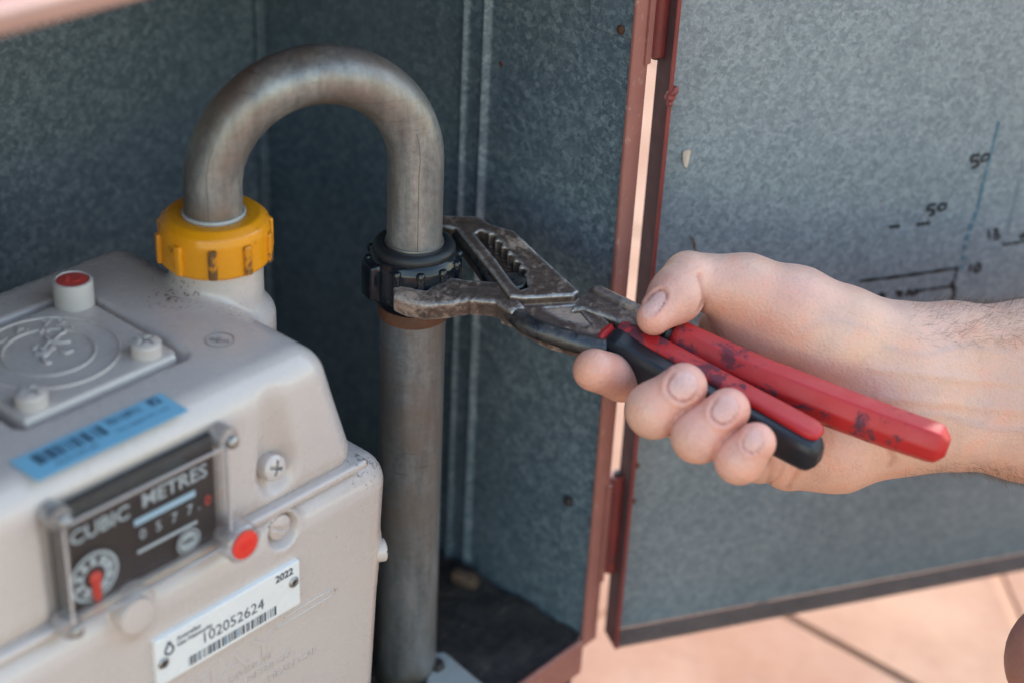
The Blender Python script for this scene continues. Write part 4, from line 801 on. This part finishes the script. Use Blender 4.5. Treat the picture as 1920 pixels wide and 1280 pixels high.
    for (c0, ax, hl, hw, z0) in nails:
        x = (px-c0[0]); y = (py-c0[1]); a_ = (x*ax[0]+y*ax[1])/hl; b_ = (-x*ax[1]+y*ax[0])/hw
        rr = (np.abs(a_)**2.4+np.abs(b_)**2.4)**(1/2.4); sel = face & (np.abs(pz-z0) < 17)
        nail = np.clip((1.0-rr)/.14, 0, 1)*sel; rim = np.exp(-((rr-1.05)/.075)**2)*sel*np.clip((.45-a_)/.5, 0, 1); fold = np.exp(-((rr-1.38)/.18)**2)*sel*(a_ < .5)
        disp += -.30*nail-.75*rim+.5*fold
        T = T*(1-nail[:, None]*.8)+np.array([.74, .46, .41])*nail[:, None]*.8
        T = T*(1-rim[:, None]*.8)+np.array([.36, .12, .10])*rim[:, None]*.8
        edge = np.clip((a_-.80)/.1, 0, 1)*nail; T = T*(1-edge[:, None]*.5)+np.array([.80, .66, .58])*edge[:, None]*.5
    # creases: thumb joint, wrist folds, palm lines
    for (L, dp, wd) in (([(1311, 515), (1320, 540), (1322, 562), (1312, 585)], 1.3, 4), ([(1500, 872), (1478, 915)], .6, 5), ([(1452, 868), (1440, 905)], .6, 5), ([(1660, 830), (1676, 860), (1668, 872)], .5, 6)):
        L = np.array(L, float); d = np.full(len(V), 1e9)
        for i in range(len(L)-1):
            ab = L[i+1]-L[i]; t = np.clip(((px-L[i, 0])*ab[0]+(py-L[i, 1])*ab[1])/(ab@ab), 0, 1); d = np.minimum(d, np.hypot(px-L[i, 0]-t*ab[0], py-L[i, 1]-t*ab[1]))
        g = np.exp(-(d/wd)**2)*face; disp -= dp*g; T = T*(1-g[:, None]*.5)+np.array([.42, .17, .13])*g[:, None]*.5
    # broad colour of the skin: flushed thenar, paler heel of the hand, bluish veins and tendons at the wrist
    for (cx, cy, rx, ry, c_, am) in ((1490, 545, 70, 40, (.80, .42, .34), .5), (1350, 505, 45, 30, (.80, .43, .35), .5), (1600, 640, 60, 50, (.78, .53, .40), .5), (1420, 610, 50, 25, (.70, .32, .25), .5), (1560, 880, 90, 40, (.74, .38, .29), .5), (1850, 620, 140, 50, (.68, .36, .26), .4), (1560, 700, 110, 25, (.70, .36, .30), .4)):
        g = (np.exp(-((px-cx)/rx)**2-((py-cy)/ry)**2)*am)[:, None]; T = T*(1-g)+np.array(c_)*g
    for (L, dp, wd, cc) in (([(1640, 690), (1720, 700), (1830, 712), (1930, 718)], .55, 9, None), ([(1650, 745), (1740, 752), (1930, 770)], .45, 9, None), ([(1660, 650), (1730, 665), (1800, 650), (1900, 660)], .18, 7, (.52, .36, .33)), ([(1690, 790), (1760, 776), (1850, 800), (1930, 806)], .18, 7, (.50, .36, .34)), ([(1500, 620), (1560, 600), (1640, 620)], .12, 9, (.60, .40, .36))):
        L = smooth_path(np.array([(a_, b_, 0) for a_, b_ in L], float), 6)[:, :2]; d = np.full(len(V), 1e9)
        for i in range(len(L)-1):
            ab = L[i+1]-L[i]; t = np.clip(((px-L[i, 0])*ab[0]+(py-L[i, 1])*ab[1])/(ab@ab), 0, 1); d = np.minimum(d, np.hypot(px-L[i, 0]-t*ab[0], py-L[i, 1]-t*ab[1]))
        g = np.exp(-(d/wd)**2)*face; disp += dp*g
        if cc is not None: T = T*(1-g[:, None]*.45)+np.array(cc)*g[:, None]*.45
    # fine wrinkles over the finger joints
    for c_, ax in ((middle[2], (.84, -.55)), (ring[2], (.78, -.62)), (little[2], (.7, -.7))):
        w = np.exp(-(np.linalg.norm(V-c_[0], axis=1)/7)**2); q_ = np.sin((px*ax[0]+py*ax[1])*.42+1.6*np.sin((px*ax[1]-py*ax[0])*.06+1.)+1.1*np.sin((px+py)*.13)); disp += .16*w*q_; T = T*(1-(.22*w*np.clip(-q_-.3, 0, 1))[:, None])
    V = V+G*disp[:, None]; Q = np.vstack([Q, Qk+nv]); V = np.vstack([V, Vk]); T = np.vstack([T, np.tile([.36, .16, .12], (len(Vk), 1))])  # knee is the same skin, with its shade put into the darker tint
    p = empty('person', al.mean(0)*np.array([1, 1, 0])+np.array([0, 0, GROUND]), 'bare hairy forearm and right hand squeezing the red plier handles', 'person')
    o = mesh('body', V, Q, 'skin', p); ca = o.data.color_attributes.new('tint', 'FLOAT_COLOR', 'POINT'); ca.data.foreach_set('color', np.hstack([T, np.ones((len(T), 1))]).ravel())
    # arm hair: short curved strands rooted on the forearm
    r = np.random.RandomState(9); cand = np.argwhere((px > 1690) & (px < 2050) & ((py < 650) | (py > 866)) & (py < 1000) & (pz < 735)).ravel(); pick = r.choice(cand, 5200)
    HV = []; HF = []; along = CR*1.0
    for i in pick:
        if r.rand() > np.clip((px[i]-1680)/160, .12, 1): continue
        g = G[i]; d0 = along*r.normal(.6, .35)+CU*r.normal(-.1, .5)+g*r.uniform(.35, .9); d0 /= np.linalg.norm(d0); d1 = d0-g*.6+CU*r.normal(0, .3); L = r.uniform(2., 5.5)
        pts = [V[i]-g*.2, V[i]+d0*L*.35, V[i]+d0*L*.6+d1*L*.12, V[i]+d0*L*.75+d1*L*.35]
        V2, F2 = tube(pts, [.032, .032, .026, .008], 3, ref=(.3, .5, .8), cap=False); b0 = len(HV); HV += list(V2); HF += [tuple(b0+k for k in f_) for f_ in F2]
    h = mesh('arm_hair', np.array(HV), HF, 'hair_brown', p); h['kind'] = 'stuff'
person()
